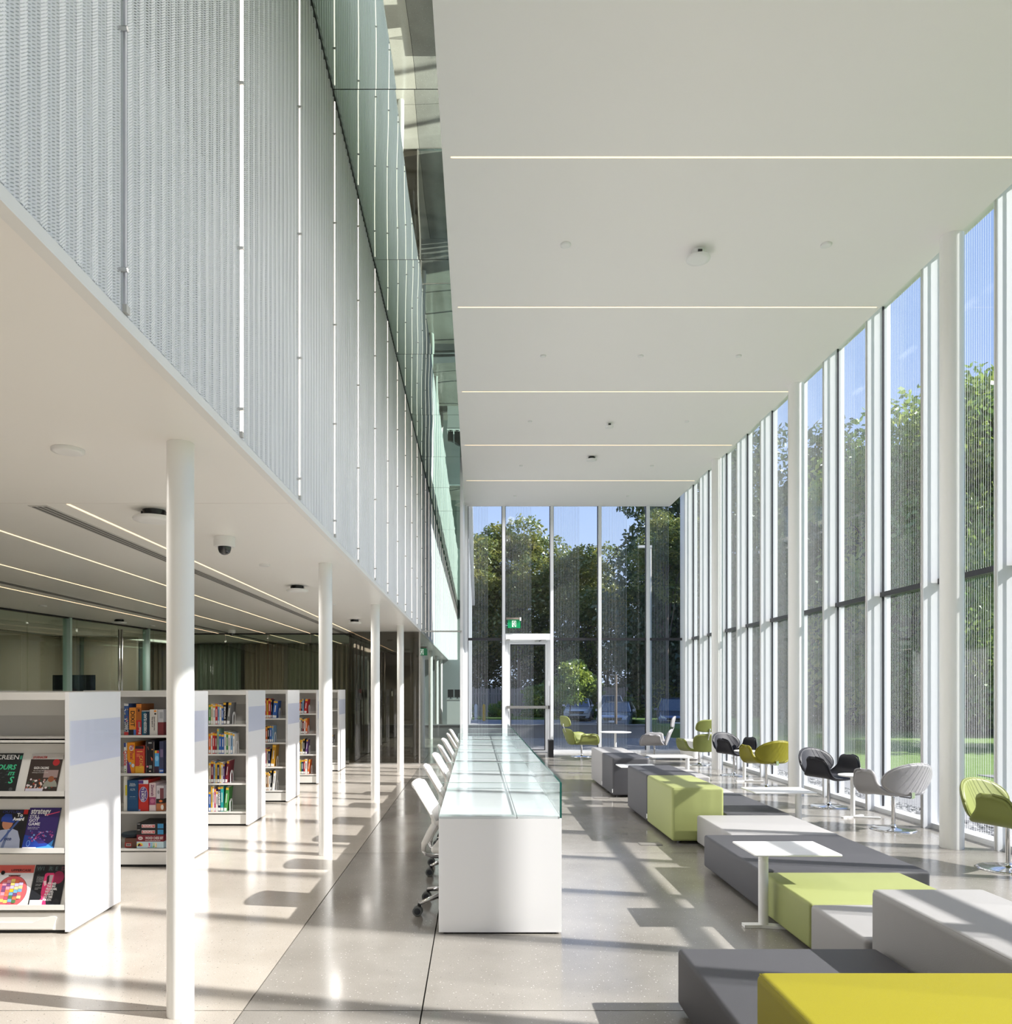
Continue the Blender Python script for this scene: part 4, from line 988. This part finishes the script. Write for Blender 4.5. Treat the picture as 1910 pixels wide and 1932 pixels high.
gbox(297.9, 306, z, .276, (62, 66, 96), 'dark blue box at the right end of the second game shelf', [(R_(0, 1, 0, .13), (30, 95, 190)), (R_(.2, .9, .5, .75), (120, 105, 140))], [('KNOW', .02, .5, .07, (235, 235, 240), 0, .03)])
z = ST[2]
gbox(230, 236.8, z, .30, (226, 224, 214), 'tall white and yellow thin box, leftmost on the third game shelf', [(R_(.5, 1, .45, .75), (225, 210, 60))])
o = gbox(237.2, 257.6, z, .266, (38, 84, 128), 'blue metal tin box with rounded edges, third game shelf', [(R_(.15, .85, .40, .405), (140, 170, 200))], [('TRIVIAL', .02, .5, .88, (190, 205, 220), 0, .05), ('PURSUIT', .02, .5, .83, (190, 205, 220), 0, .055), ('ALFA', .03, .5, .70, (170, 190, 210), 0, .045), ('classic edition', .010, .5, .47, (150, 175, 200), 0, .05)])
gbox(258.2, 277.3, z, .268, (196, 48, 42), 'red trivia box with a purple oval and white title, third game shelf', [(R_(0, 1, .875, 1), (225, 225, 230)), (R_(.0, .5, .885, .99), (90, 55, 130)), (circ(.5, .54, .43, 28, ry=.25), (170, 180, 215)), (circ(.5, .54, .38, 28, ry=.235), (92, 60, 140)), (R_(0, .2, .0, .06), (140, 150, 200))], [('TV & MOVIES', .036, .42, .54, (240, 238, 245), -1, .125), ('The best of', .018, .70, .54, (235, 235, 240), -1, .07)])
gbox(278.6, 291.2, z, .243, (220, 200, 200), 'pink and cream box with handwritten title, third game shelf', [(R_(0, 1, .22, .5), (160, 70, 110)), (circ(.5, .36, .35, 12, ry=.08), (190, 110, 140))], [('Zimrah', .035, .5, .74, (130, 70, 110), -1, .10)])
gbox(291.5, 306, z, .066, (190, 118, 78), 'orange box with ball print, lowest of three at the right', [(circ(.8, .5, .2, 10, ry=.35), (225, 225, 220))], yoff=.03)
gbox(291.5, 306, z+.067, .038, (40, 34, 34), 'flat black box in the middle of three, third game shelf', [(circ(.6, .5, .25, 8, ry=.3), (225, 120, 60))], yoff=.03)
gbox(291.5, 306, z+.106, .115, (205, 200, 205), 'pale box with grey print on top of the three, third shelf', [(R_(.5, 1, .0, .8), (120, 70, 75)), (circ(.3, .5, .15, 8, ry=.15), (150, 145, 150))], yoff=.03)
z = ST[3]
gbox(254.8, 306, z, .0565, (196, 222, 232), 'pale blue family game box with coloured letters, bottom of the stack', [(circ(.12, .35, .12, 16, 0, PI, .5), (235, 215, 90)), (circ(.10, .30, .06, 12, 0, PI, .4), (40, 40, 50)), (circ(.15, .30, .04, 8, 0, PI, .3), (220, 70, 60))]+[(R_(.42+i*.085, .495+i*.085, .12, .82), c_) for i, c_ in enumerate(((222, 70, 130), (80, 175, 220), (120, 185, 80), (235, 195, 60)))], [(ch, .042, .458+i*.085, .47, (240, 240, 240), 0, None) for i, ch in enumerate('LIFE')])
gbox(254.8, 306, z+.0570, .0580, (128, 38, 52), 'maroon wooden chess set box in the bottom shelf stack', [(circ(.14, .5, .09, 20, ry=.26), (222, 205, 205))], [('WOOD CHESS SET', .030, .66, .52, (232, 222, 222), 0, .155), ('classic quality family board', .010, .60, .16, (205, 180, 180), 0, .13), ('games', .007, .14, .5, (120, 60, 60), 0, .02)])
for i, (zz, lab) in enumerate(((.1155, 'black property game box with a white title plate, lower of two'), (.1660, 'black property game box with a white title plate, topmost of the stack'))):
    gbox(255.2, 306, z+zz, .050, (34, 32, 36), lab, [(R_(.18, .68, .22, .78), (236, 228, 226)), (R_(.195, .665, .28, .72), (215, 60, 62)), (R_(.78, 1, .1, .9), (60, 140, 190)), (R_(.02, .12, .80, .88), (200, 200, 200))], [('MONOPOLY', .026, .43, .5, (245, 240, 240), 0, .092)])
gbox(229.8, 253.5, z, .080, (110, 72, 60), 'brown box with a red corner label under the round tin', [(R_(0, .55, 0, .55), (170, 50, 45)), (R_(.1, .5, .15, .45), (205, 195, 190))], [('DICE', .018, .3, .3, (60, 50, 50), 0, .03)], yoff=.05)
o = MB().lathe([(.098, 0), (.10, .004), (.10, .022), (.097, .026)], n=32, m=cmat((48, 58, 70))).lathe([(.095, .026), (.095, .030)], n=32, m=cmat((64, 88, 104))).build('game_tin', None, None, (gx(235), GF+.17, z+.081)); tag(o, 'dark round game tin lying on the brown box, bottom game shelf', 'board game', 'board games in the second bookcase')

# ---------------------------------------------------------------- books
cn = {'cream': (222, 210, 180), 'white': (232, 230, 226), 'red': (188, 38, 42), 'blue': (50, 98, 178), 'light blue': (130, 170, 205), 'green': (70, 140, 70), 'black': (28, 28, 32), 'grey': (120, 120, 120),
      'yellow': (222, 178, 50), 'orange': (226, 110, 48), 'teal': (40, 160, 160), 'navy': (30, 40, 82), 'pink': (198, 96, 130), 'maroon': (128, 38, 52), 'brown': (110, 70, 50), 'purple': (96, 60, 120), 'pale green': (150, 185, 160), 'gold': (190, 140, 40), 'tan': (190, 150, 105)}
def book(x, y, z, w_, h_, colname, label, lean=0, depth=.17, letters=None, sticker=True):
    c3 = cn[colname]; m = cmat(c3)
    b = MB().box(0, w_, 0, depth, 0, h_, m); b.box(.002, w_-.002, .003, depth-.003, h_+.0002, h_+.0006, cmat((238, 232, 220)))
    o = b.build('book', None, None, (x, y, z+.0008)); o.rotation_euler = (0, lean, 0)
    tag(o, label, 'book', 'shelved library books')
    MB().box(.0015, w_-.0015, -.0006, -.0001, .008, .042, cmat((236, 236, 236))).build('spine_label', None, o)
    if sticker: MB().box(.001, w_-.001, -.0006, -.0001, h_-.03, h_-.006, cmat((232, 178, 50))).build('genre_sticker', None, o)
    k = sum(c3)/3; tcn = cmat((235, 232, 228)) if k < 150 else cmat((60, 60, 80))
    if letters: text(letters, w_*.8, cmat((240, 240, 240)), o, Matrix.Translation((w_/2, -.002, h_*.52)) @ Matrix.Rotation(PI/2, 4, 'X') @ Matrix.Rotation(-PI/2, 4, 'Z'), align='CENTER', width=h_*.55, bold=.0008)
    else: MB().box(w_*.38, w_*.62, -.0006, -.0001, h_*.36, h_*.74, tcn).build('spine_title', None, o)
    return o
be_me = None
def bookend(x, y, z, label, h_=.15):
    pts = []
    for i in range(13):
        a = PI*i/12; pts.append((.055+.05*math.cos(a), h_-.06+.06*math.sin(a)))
    outer = [(.105, 0)]+pts+[(.005, 0)]
    inner = [(.022, 0)]+[(.055+.033*math.cos(PI-PI*i/12), h_-.07+.045*math.sin(PI*i/12)) for i in range(13)]+[(.088, 0)]
    b = MB(); poly = outer+inner
    o = b.prism(poly, 'x', 0, .004, M['laminate']); b.box(-.08, 0, .005, .105, 0.0005, .002, M['laminate'])
    o = b.build('bookend', None, None, (x, y, z+.0005)); return tag(o, label, 'bookend', 'white arched bookends')
ORD = ['first', 'second', 'third', 'fourth', 'fifth', 'sixth', 'seventh', 'eighth', 'ninth', 'tenth', 'eleventh', 'twelfth']
shn = ['top', 'second', 'third', 'bottom']
cases = {
 2: (168.2, 401, [
   [('cream', 4, .23), ('white', 4.5, .215), ('red', 4.2, .232), ('light blue', 3.6, .228), ('white', 3.8, .222), ('blue', 3.4, .21), ('black', 5.4, .248, 'ENCYCLO'), ('grey', 6, .25)],
   [('white', 3, .235), ('red', 4.6, .235), ('maroon', 4, .232), ('pale green', 3.6, .28), ('blue', 4.6, .225), ('blue', 5.4, .22), ('white', 3.8, .25), ('green', 3.6, .245), ('white', 4.4, .24), ('light blue', 4, .235), ('white', 3.6, .225)],
   [('maroon', 5, .245), ('light blue', 3.2, .24), ('yellow', 3.6, .22), ('navy', 4.4, .235), ('yellow', 3.2, .23), ('white', 3.4, .232), ('purple', 3.2, .215), ('maroon', 4.6, .25)],
   [('yellow', 3, .28), ('white', 3, .285), ('pink', 3.6, .25), ('white', 3.8, .225), ('navy', 5, .28, 'LEARNERS'), ('teal', 5.4, .285), ('green', 5.6, .275)]]),
 3: (139.3, 501.5, [
   [('red', 3.6, .27), ('yellow', 3.4, .24), ('red', 4.6, .265), ('navy', 2.4, .25), ('blue', 8, .24)],
   [('brown', 2.4, .22), ('orange', 2.8, .21), ('black', 4.2, .225), ('blue', 4, .23), ('light blue', 3, .225)],
   [('pink', 3.8, .25), ('cream', 2.4, .235), ('navy', 4.8, .24), ('gold', 6.6, .30)],
   [('cream', 3, .25), ('brown', 2.2, .24), ('tan', 2.8, .245), ('white', 2.8, .225), ('black', 2.8, .27), ('white', 4, .265)]]),
 4: (117.0, 567.2, [
   [('orange', 3, .22), ('navy', 2.6, .215), ('light blue', 2.8, .24), ('red', 5, .235)],
   [('white', 2.6, .26), ('grey', 3, .255), ('maroon', 3.4, .235), ('white', 2.6, .24), ('orange', 3, .25)],
   [('navy', 2, .22), ('yellow', 2.6, .235), ('cream', 2.4, .23), ('black', 3.6, .25), ('purple', 3.4, .24)],
   [('yellow', 2.4, .23), ('green', 2, .225), ('navy', 4, .23), ('red', 2.6, .235), ('white', 4, .24), ('orange', 3, .235)]]),
}
cw_ = ['', '', 'third bookcase', 'fourth bookcase', 'fifth bookcase']
for ci, (pm, px0, rws) in cases.items():
    for r, row in enumerate(rws):
        x = (px0-899)/pm - .045; y = FR[ci]+.022
        row = [(['cream', 'blue', 'green', 'orange'][(r+ci) % 4], .025*pm, .225)]+row
        n = len(row)
        for i, bk in enumerate(row):
            w_ = bk[1]/pm; lab = f'{"tall " if bk[2] > .26 else ""}{bk[0]} book, {ORD[i]} from the left on the {shn[r]} shelf, {cw_[ci]}'
            last = i == n-1; lean = .10 if last and r != 1 else 0
            book(x+(.002 if not last else .004), y, ST[r], w_-.002, bk[2], bk[0], lab, lean, letters=bk[3] if len(bk) > 3 else None, depth=random.uniform(.15, .19))
            x += w_
        bookend(x+.012+(0.022 if lean else 0), y+.005, ST[r], f'white arched bookend after the last book, {shn[r]} shelf of the {cw_[ci]}', .14)
book((626.5-899)/101.5, FR[5]+.03, ST[2], .02, .20, 'grey', 'lone grey book on the third shelf of the farthest bookcase')
bookend((629.5-899)/101.5, FR[5]+.03, ST[2], 'white arched bookend beside the lone grey book, farthest bookcase', .12)

# meeting room display, lobby counter, wall devices
t = thing('display_screen', 'large dark display screen behind the meeting room glass', 'screen', (-7.75, 14.9, 0), D2(-10))
MB().box(-.44, .44, -.03, .03, 1.1, 1.80, M['screen']).build('screen_panel', None, t); MB().box(-.05, .05, -.03, .03, .02, 1.1, M['black']).box(-.35, .35, -.25, .25, 0, .02, M['black']).build('stand', None, t)
t = thing('lobby_counter', 'white counter in the far lobby behind the clear glass', 'counter', (0, 0, 0))
MB().box(-1.12, -.42, 29.5, 30.3, .001, 1.12).build('counter_body', M['white'], t)
MB().box(-1.13, -.41, 29.48, 30.32, 1.12, 1.14).build('counter_top', M['white'], t)
for x, l in ((-.98, 'left dark device on the far lobby counter'), (-.72, 'right dark monitor on the far lobby counter')):
    o = MB().box(x-.12, x+.10, 29.75, 29.80, 1.20, 1.50).box(x-.03, x+.01, 29.76, 29.79, 1.15, 1.20).box(x-.07, x+.07, 29.70, 29.86, 1.141, 1.15).build('counter_monitor', M['black']); tag(o, l, 'monitor', 'dark monitors on the lobby counter')
for y, z, l, c3 in ((17.15, 1.42, 'red and white notice on the first glass door post', (200, 60, 50)), (23.6, 1.44, 'dark card reader beside the farther glass door', (30, 30, 34))):
    o = MB().box(-2.59, -2.57, y, y+.16, z-.13, z+.11, cmat((225, 225, 225))).box(-2.592, -2.568, y-.002, y+.162, z+.02, z+.11, cmat(c3)).build('wall_notice' if y < 20 else 'card_reader'); tag(o, l, 'notice' if y < 20 else 'card reader')
# ================================================================ OUTDOORS
gd = struct('ground_outside')
MB().box(5.2, 5.75, -14, 18.7, -.12, -.03).build('gravel_bed', M['concrete_out'], gd)
MB().box(5.76, 6.9, -14, 24.2, -.12, -.005).box(-.2, 5.75, 18.72, 24.2, -.12, -.01).build('paved_path', M['concrete_out'], gd)
MB().box(6.91, 60, -14, 24.2, -.12, -.02).build('lawn', M['grass'], gd)
MB().box(9, 16, 12.5, 13.9, -.019, -.008).build('lawn_path', M['concrete_out'], gd)
MB().box(-40, 70, 24.75, 53, -.75, -.60).build('car_park', M['asphalt'], gd)
MB().box(-40, 70, 53.01, 62, -.75, -.50).build('verge', M['grass'], gd)
MB().box(-60, 110, 62.01, 140, -.75, -.52).build('far_ground', M['soil'], gd)
MB().box(8.5, 60, 24.21, 44, -.75, -.15).build('lawn_bank', M['grass'], gd)
MB().box(60.01, 130, -60, 62, -.75, -.2).build('far_lawn', M['grass'], gd)
MB().box(5.2, 60, -60, -14.01, -.12, -.02).build('side_lawn', M['grass'], gd)
ww = MB().box(-3, 5.4, 24.35, 24.7, -.7, .37, M['concrete_out']).box(-3.02, 5.42, 24.33, 24.72, .371, .40, M['concrete_out']).build('low_wall'); tag(ww, 'low grey concrete wall outside the end window', 'wall')
# pebbles
pb = MB(); rg = random.Random(5)
ico = [(math.cos(a)*math.cos(b2), math.sin(a)*math.cos(b2), math.sin(b2)) for b2 in (-.6, .6) for a in [k*2*PI/6+(.5 if b2 > 0 else 0) for k in range(6)]]+[(0, 0, 1), (0, 0, -1)]
icf = [(i, (i+1) % 6, 6+i) for i in range(6)]+[((i+1) % 6, 6+(i+1) % 6, 6+i) for i in range(6)]+[(6+i, 6+(i+1) % 6, 12) for i in range(6)]+[((i+1) % 6, i, 13) for i in range(6)]
for i in range(1500):
    x, y = rg.uniform(5.295, 5.74), rg.uniform(5, 15.5); s_ = rg.uniform(.025, .055); a = rg.uniform(0, PI); ca, sa = math.cos(a), math.sin(a); e = rg.uniform(.5, .9); h_ = rg.uniform(.4, .7)
    pb.raw([(x+s_*(p[0]*ca-p[1]*e*sa), y+s_*(p[0]*sa+p[1]*e*ca), s_*h_*p[2]-.015+rg.uniform(0, .01)) for p in ico], icf, M['stone_a'] if rg.random() < .5 else M['stone_b'])
o = pb.build('pebbles'); tag(o, 'grey and white pebbles in the bed outside the window wall', 'pebbles', kind='stuff')

# wooden fence with separate boards
fe = thing('wooden_fence', 'weathered grey wooden board fence behind the parked cars', 'fence', (0, 57.5, 0))
bm_ = [MB().prism([(-.085, 0), (.085, 0), (.085, h_), (.04, h_+.04), (-.04, h_+.04), (-.085, h_)], 'y', -.012, .012, M['fence']).mesh('fence_board') for h_ in (2.0, 2.06, 2.12)]
for i in range(130):
    o = obj('fence_board', bm_[rg.randrange(3)], fe, (-4.2+i*.19, rg.uniform(-.02, .02), -.5)); o.rotation_euler = (0, rg.uniform(-.01, .01), 0)
MB().box(-4.3, 20.6, .015, .06, -.1, .0).box(-4.3, 20.6, .015, .06, 1.1, 1.2).build('fence_rail', M['fence'], fe)
# bollards
def bollard(x, y, m, label, s=1):
    t = thing('bollard', label, 'bollard', (x, y, -.5 if y > 53 else -.6))
    MB().lathe([(.10, 0), (.10, 1.0), (.085, 1.06), (.05, 1.10), (.01, 1.12)], n=18, m=m).build('post', None, t)
    MB().lathe([(.105, .12), (.105, .2)], n=18, m=M['steel'] if m is M['white'] else m).build('collar', None, t)
ym = mat('safety_yellow', srgb(235, 180, 10), .5)
bollard(-.02, 51, M['white'], 'white rounded bollard outside, left of the yellow one'); bollard(.50, 51, ym, 'yellow bollard outside the end window')
t = thing('lamp_pole', 'slim dark pole standing in front of the silver sedan', 'pole', (4.62, 25.6, -.6)); MB().lathe([(.05, 0), (.04, 2.6)], n=10, m=M['bark']).build('pole_shaft', None, t)
t = thing('lamp_pole', 'tall grey lamp pole among the trees right of the end window', 'pole', (7.2, 32, -.6), 0); MB().lathe([(.07, 0), (.05, 8)], n=10, m=M['shelfgrey']).build('pole_shaft', None, t); MB().box(-.5, .05, -.08, .08, 7.95, 8.05, M['shelfgrey']).build('lamp_head', None, t)

# ---------------------------------------------------------------- cars
cgl = mat('car_window', (.03, .05, .08), .05, spec=.9); head = mat('headlamp', (.75, .78, .8), .1, spec=.8); plate = mat('number_plate', (.75, .78, .85), .4)
def car(label, paint, loc, rz, L_=4.4, Wd=1.78, Ht=1.46, suv=0):
    t = thing('car', label, 'car', loc, rz, 'parked cars beyond the end window')
    hw = Wd/2; rf = Ht
    # body: cross sections along y (front at -L/2)
    pr = [(-.50, .38, .66, .80), (-.485, .22, .74, .90), (-.42, .20, .80+.08*suv, .97), (-.22, .20, .93+.10*suv, 1.0), (.0, .20, .95+.10*suv, 1.0), (.30, .20, .97+.1*suv, 1.0), (.45, .22, 1.0+.1*suv, .96), (.50, .36, .92+.1*suv, .86)]
    b = MB(); rings = []
    for fy, zb, zt, k in pr:
        w1 = hw*k; rings.append([(-w1*.92, fy*L_, zb), (-w1, fy*L_, zb+.18), (-w1, fy*L_, zt-.14), (-w1*.86, fy*L_, zt), (w1*.86, fy*L_, zt), (w1, fy*L_, zt-.14), (w1, fy*L_, zb+.18), (w1*.92, fy*L_, zb)])
    vs = [p for r in rings for p in r]; fs = []
    for i in range(len(rings)-1):
        for j in range(8): fs.append((i*8+j, i*8+(j+1) % 8, (i+1)*8+(j+1) % 8, (i+1)*8+j))
    fs += [tuple(range(7, -1, -1)), tuple(len(vs)-8+j for j in range(8))]
    o = b.raw(vs, fs, paint, True).build('car_body', None, t); smooth_bevel(o, .03, 2)
    zt = .93+.10*suv
    # cabin
    c0, c1, c2, c3 = -.24*L_, -.05*L_, .28*L_, (.44 if not suv else .47)*L_
    lo, hi = hw*.90, hw*.70
    V = [(-lo, c0, zt), (lo, c0, zt), (lo, c3, zt+.05), (-lo, c3, zt+.05), (-hi, c1, rf-.05), (hi, c1, rf-.05), (hi, c2, rf-.02), (-hi, c2, rf-.02)]
    MB().raw(V, [(0, 1, 5, 4), (1, 2, 6, 5), (2, 3, 7, 6), (3, 0, 4, 7)], cgl).build('windows', None, t)
    r = MB().raw([(-hi, c1-.02, rf-.05), (hi, c1-.02, rf-.05), (hi, c2+.02, rf-.02), (-hi, c2+.02, rf-.02), (-hi*.9, c1+.12, rf), (hi*.9, c1+.12, rf), (hi*.9, c2-.05, rf+.01), (-hi*.9, c2-.05, rf+.01)], [(0, 1, 5, 4), (1, 2, 6, 5), (2, 3, 7, 6), (3, 0, 4, 7), (4, 5, 6, 7)], paint, True)
    for sg in (-1, 1):
        r.tube([(sg*lo, c0, zt), (sg*hi, c1, rf-.04), (sg*hi, c2, rf-.02), (sg*lo, c3, zt+.04)], .035, n=6, m=paint); r.tube([(sg*hw*.93, 0.1, zt), (sg*hi, .14, rf-.04)], .03, n=6, m=M['black'])
    r.build('roof', None, t)
    g = MB().prism([(-.42, .52), (.42, .52), (.50, .66+.05*suv), (-.50, .66+.05*suv)], 'y', -.505*L_, -.49*L_, M['black']).box(-.48, .48, -.512*L_, -.50*L_, .585, .60, M['chrome']).prism([(-.55, .24), (.55, .24), (.62, .36), (-.62, .36)], 'y', -.503*L_, -.47*L_, M['black'])
    g.build('grille', None, t)
    for sg in (-1, 1):
        MB().prism([(sg*.48, .62+.06*suv), (sg*hw*.80, .64+.06*suv), (sg*hw*.86, .76+.08*suv), (sg*.56, .70+.06*suv)], 'y', -.497*L_, -.465*L_, head).build('headlight', None, t)
        MB().box(sg*hw*.98 if sg > 0 else -hw*.98-.16, sg*hw*.98+.16 if sg > 0 else -hw*.98, -.19*L_-.08, -.19*L_+.02, zt+.02, zt+.14, paint).build('wing_mirror', None, t)
        for fy in (-.31, .31):
            w = MB(); n = 20
            for (r0, r1, mm) in ((.0, .19, M['steel']), (.19, .32, M['black'])):
                for j in range(n):
                    a, a2 = 2*PI*j/n, 2*PI*(j+1)/n; xx = sg*(hw+.005)
                    w.face([(xx, fy*L_+r0*math.cos(a), .32+r0*math.sin(a)), (xx, fy*L_+r1*math.cos(a), .32+r1*math.sin(a)), (xx, fy*L_+r1*math.cos(a2), .32+r1*math.sin(a2)), (xx, fy*L_+r0*math.cos(a2), .32+r0*math.sin(a2))], mm)
            for j in range(n):
                a, a2 = 2*PI*j/n, 2*PI*(j+1)/n; x0, x1 = sg*(hw+.005), sg*(hw-.2)
                w.face([(x0, fy*L_+.32*math.cos(a), .32+.32*math.sin(a)), (x1, fy*L_+.32*math.cos(a), .32+.32*math.sin(a)), (x1, fy*L_+.32*math.cos(a2), .32+.32*math.sin(a2)), (x0, fy*L_+.32*math.cos(a2), .32+.32*math.sin(a2))], M['black'], True)
            w.build('wheel', None, t)
    MB().box(-.18, .18, -.513*L_, -.505*L_, .42, .52, plate).build('number_plate', None, t)
cwm = mat('car_paint_white', (.80, .81, .84), .2, coat=1); cs = mat('car_paint_silver', (.36, .40, .48), .25, metal=.4, coat=1); cb_ = mat('car_paint_blue', (.05, .09, .19), .2, metal=.3, coat=1); cg_ = mat('car_paint_dark_grey', (.07, .07, .08), .25, coat=1)
car('white hatchback parked facing the building, left of the silver sedan', cwm, (6.9, 52, -.6), D2(-12), 4.3, 1.76, 1.48, .2)
car('silver sedan parked facing the building behind the slim pole', cs, (7.55, 41.5, -.6), D2(-16), 4.6, 1.80, 1.43)
car('white van-like car partly hidden behind the silver sedan', cwm, (9.6, 55, -.6), D2(-8), 4.4, 1.8, 1.66, 1)
car('blue crossover car at the right of the end window', cb_, (10.15, 39.5, -.6), D2(-12), 4.6, 1.84, 1.66, 1)
car('dark grey car seen through the right window wall across the lawn', cg_, (24.5, 36, -.15), D2(80), 4.6, 1.84, 1.5)
car('white car seen through the right window wall under the trees', cwm, (19.5, 41, -.15), D2(85), 4.4, 1.8, 1.5)

# ---------------------------------------------------------------- trees
def crown(name, mt, seed, n, leaf, R, Hc, blobs=26, droop=.35):
    rd = random.Random(seed); vs = []; fs = []
    bl = []
    for i in range(blobs):
        a = rd.uniform(0, 2*PI); q = rd.random(); zz = Hc*(-.5+q); rr = R*math.sqrt(max(.08, 1-(2*q-1)**2*.8))*rd.uniform(.25, .8)
        bl.append((rr*math.cos(a), rr*math.sin(a), zz, R*rd.uniform(.26, .46)))
    for i in range(n):
        bx_, by, bz, br = bl[rd.randrange(blobs)]
        u = rd.uniform(-1, 1); a = rd.uniform(0, 2*PI); k = math.sqrt(1-u*u); r = br*rd.uniform(.65, 1.08)
        p = Vector((bx_+r*k*math.cos(a), by+r*k*math.sin(a), bz+r*u*.75))
        d = Vector((rd.gauss(0, 1), rd.gauss(0, 1), rd.gauss(-droop, .6))).normalized(); w = d.cross(Vector((rd.gauss(0, 1), rd.gauss(0, 1), rd.gauss(0, 1)))).normalized()
        l = leaf*rd.uniform(.7, 1.3); m = len(vs)
        vs += [p, p+d*l*.5+w*l*.24, p+d*l, p+d*l*.5-w*l*.24]; fs.append((m, m+1, m+2, m+3))
    me = bpy.data.meshes.new(name); me.from_pydata([tuple(v) for v in vs], [], fs); me.materials.append(mt); me.update(); return me, bl
CR = {}
CR['a'] = crown('foliage', M['leaf_a'], 1, 26000, .30, 4.2, 9.5, 40); CR['b'] = crown('foliage', M['leaf_b'], 2, 22000, .32, 4.2, 12, 40)
CR['c'] = crown('foliage', M['leaf_c'], 3, 24000, .20, 3.4, 6.5, 30); CR['s'] = crown('foliage', M['leaf_c'], 4, 7000, .16, 1.3, 1.6, 14)
def tree(kind, x, y, g, hb, sc_, label, rz=0, zs=1.0, lean=0):
    me, bl = CR[kind]; t = thing('tree' if kind != 's' else 'shrub', label, 'tree' if kind != 's' else 'shrub', (x, y, g), rz, 'trees and shrubs outside the windows')
    f_ = obj('foliage', me, t, (0, 0, hb)); f_.scale = (sc_, sc_, sc_*zs); f_['kind'] = 'stuff'
    b = MB(); rd = random.Random(int(x*10)+int(y)); tr = .16*sc_ if kind != 's' else .03
    top = hb+.3*sc_
    b.tube([(0, 0, -.1), (.08*sc_, .05, hb*.4), (-.05, 0, top)], [tr, tr*.8, tr*.45], n=8, m=M['bark'])
    for k in range(9 if kind != 's' else 4):
        q = bl[(k*3) % len(bl)]; z0 = hb*rd.uniform(.35, .95)
        b.tube([(0, 0, z0), (q[0]*.45*sc_, q[1]*.45*sc_, z0*.4+.6*(hb+q[2]*sc_*zs)), (q[0]*sc_, q[1]*sc_, hb+q[2]*sc_*zs)], [tr*.4, tr*.25, tr*.08], n=5, m=M['bark'])
    b.build('trunk', None, t); return t
T_ = [('a', -1.6, 63, 10.2, 1.0, 'broad tree at the left of the end window, orange tinged crown', .3, .95), ('a', 3.6, 64, 10.4, 1.05, 'tall tree above the exit door seen through the end window', 1.7, 1.0),
      ('a', 9.2, 62, 8.6, .98, 'lighter tree behind the white hatchback', 2.9, .95), ('b', 13.4, 56, 10, 1.15, 'tall dark tree above the silver sedan', .9, 1.25), ('b', 17.5, 52, 9.5, 1.1, 'tall dark tree above the blue crossover', 2.2, 1.25),
      ('b', .9, 70, 5.0, 1.1, 'dark tree low behind the fence at the left of the end window', 4, .8), ('b', 6.4, 70, 5.0, 1.1, 'dark tree low behind the fence behind the exit door', 5, .8), ('b', 11.5, 68, 5.2, 1.15, 'dark tree low behind the fence above the white hatchback', .2, .8),
      ('b', -4.2, 69, 6, 1.1, 'dark tree low behind the fence by the left jamb', 1.1, .9), ('b', 17.5, 66, 6.0, 1.3, 'dark tree deep behind the blue crossover', 2.4, 1), ('a', 11.6, 47, 10.2, .62, 'small leafy branch crown overhanging the parked sedan', .4, .8),
      ('b', 22, 58, 7, 1.3, 'dark tree behind the far fins of the window wall', 3.3, 1.1), ('b', 21.5, 46, 7.5, 1.15, 'dark leafy tree in the distance beyond the far lawn', .8, 1.2), ('a', 25.5, 50, 7.5, 1.2, 'mid green tree in the distance beyond the far lawn', 2.1, 1.1),
      ('c', 17.6, 31.5, 7.0, 1.35, 'bright green tree seen through the middle panes of the window wall', .5, 1.2), ('c', 19.6, 28.5, 6.8, 1.3, 'bright green leafy tree seen through the second nearest pane', 2.5, 1.3),
      ('c', 21.5, 30.5, 6.6, 1.35, 'bright leafy tree right of the nearest tall column, upper branches against sky', 4.1, 1.35), ('b', 24.5, 34.5, 5.2, 1.2, 'dark tree behind the bright ones across the lawn', 1, 1.0), ('b', 29.5, 36, 5.0, 1.2, 'dark tree at the right across the lawn', 2, 1.0),
      ('b', 19.0, 37, 5, 1.15, 'dark tree under the bright crowns across the lawn', 3, 1.0), ('c', 17.2, 19.6, 6.6, 1.15, 'near leafy tree outside, shading the far end of the window wall', 1.5, 1.2), ('c', 25.5, 29.5, 5.5, 1.2, 'leafy tree at the far right across the lawn', 5.5, 1.2), ('b', 33, 41, 5, 1.4, 'dark distant tree at the far right behind the lawn', 0, 1), ('b', 27, 62, 6, 1.5, 'dark distant tree behind the car park right end', 2.6, 1.1),
      ('b', 34, 55, 6, 1.5, 'dark distant tree behind the lawn right end', 3.6, 1.1)]
for kd, x, y, hb, sc_, lab, rz, zs in T_:
    g = -.55 if y > 44 else -.15
    tree(kd, x, y, g, hb, sc_, lab, rz, zs)
for x, y, hb, s_, lab in ((7.6, 56.2, 1.0, 1.5, 'shrub against the fence behind the white hatchback'), (4.9, 56, 1.0, 1.6, 'tall shrub at the fence seen above the green lounge chair'), (12.5, 56.3, 1.1, 1.8, 'bright shrub against the fence behind the sedan'), (15.2, 55.8, 1.0, 1.6, 'shrub against the fence behind the blue crossover'), (1.8, 55.8, .5, .8, 'low plant at the foot of the fence by the yellow bollard'), (-1.3, 55.8, .5, .9, 'low plant at the foot of the fence left of the white bollard'), (5.6, 47, 2.6, 1.35, 'leafy young tree left of the white hatchback')):
    tree('s', x, y, -.55, hb, s_, lab, x)
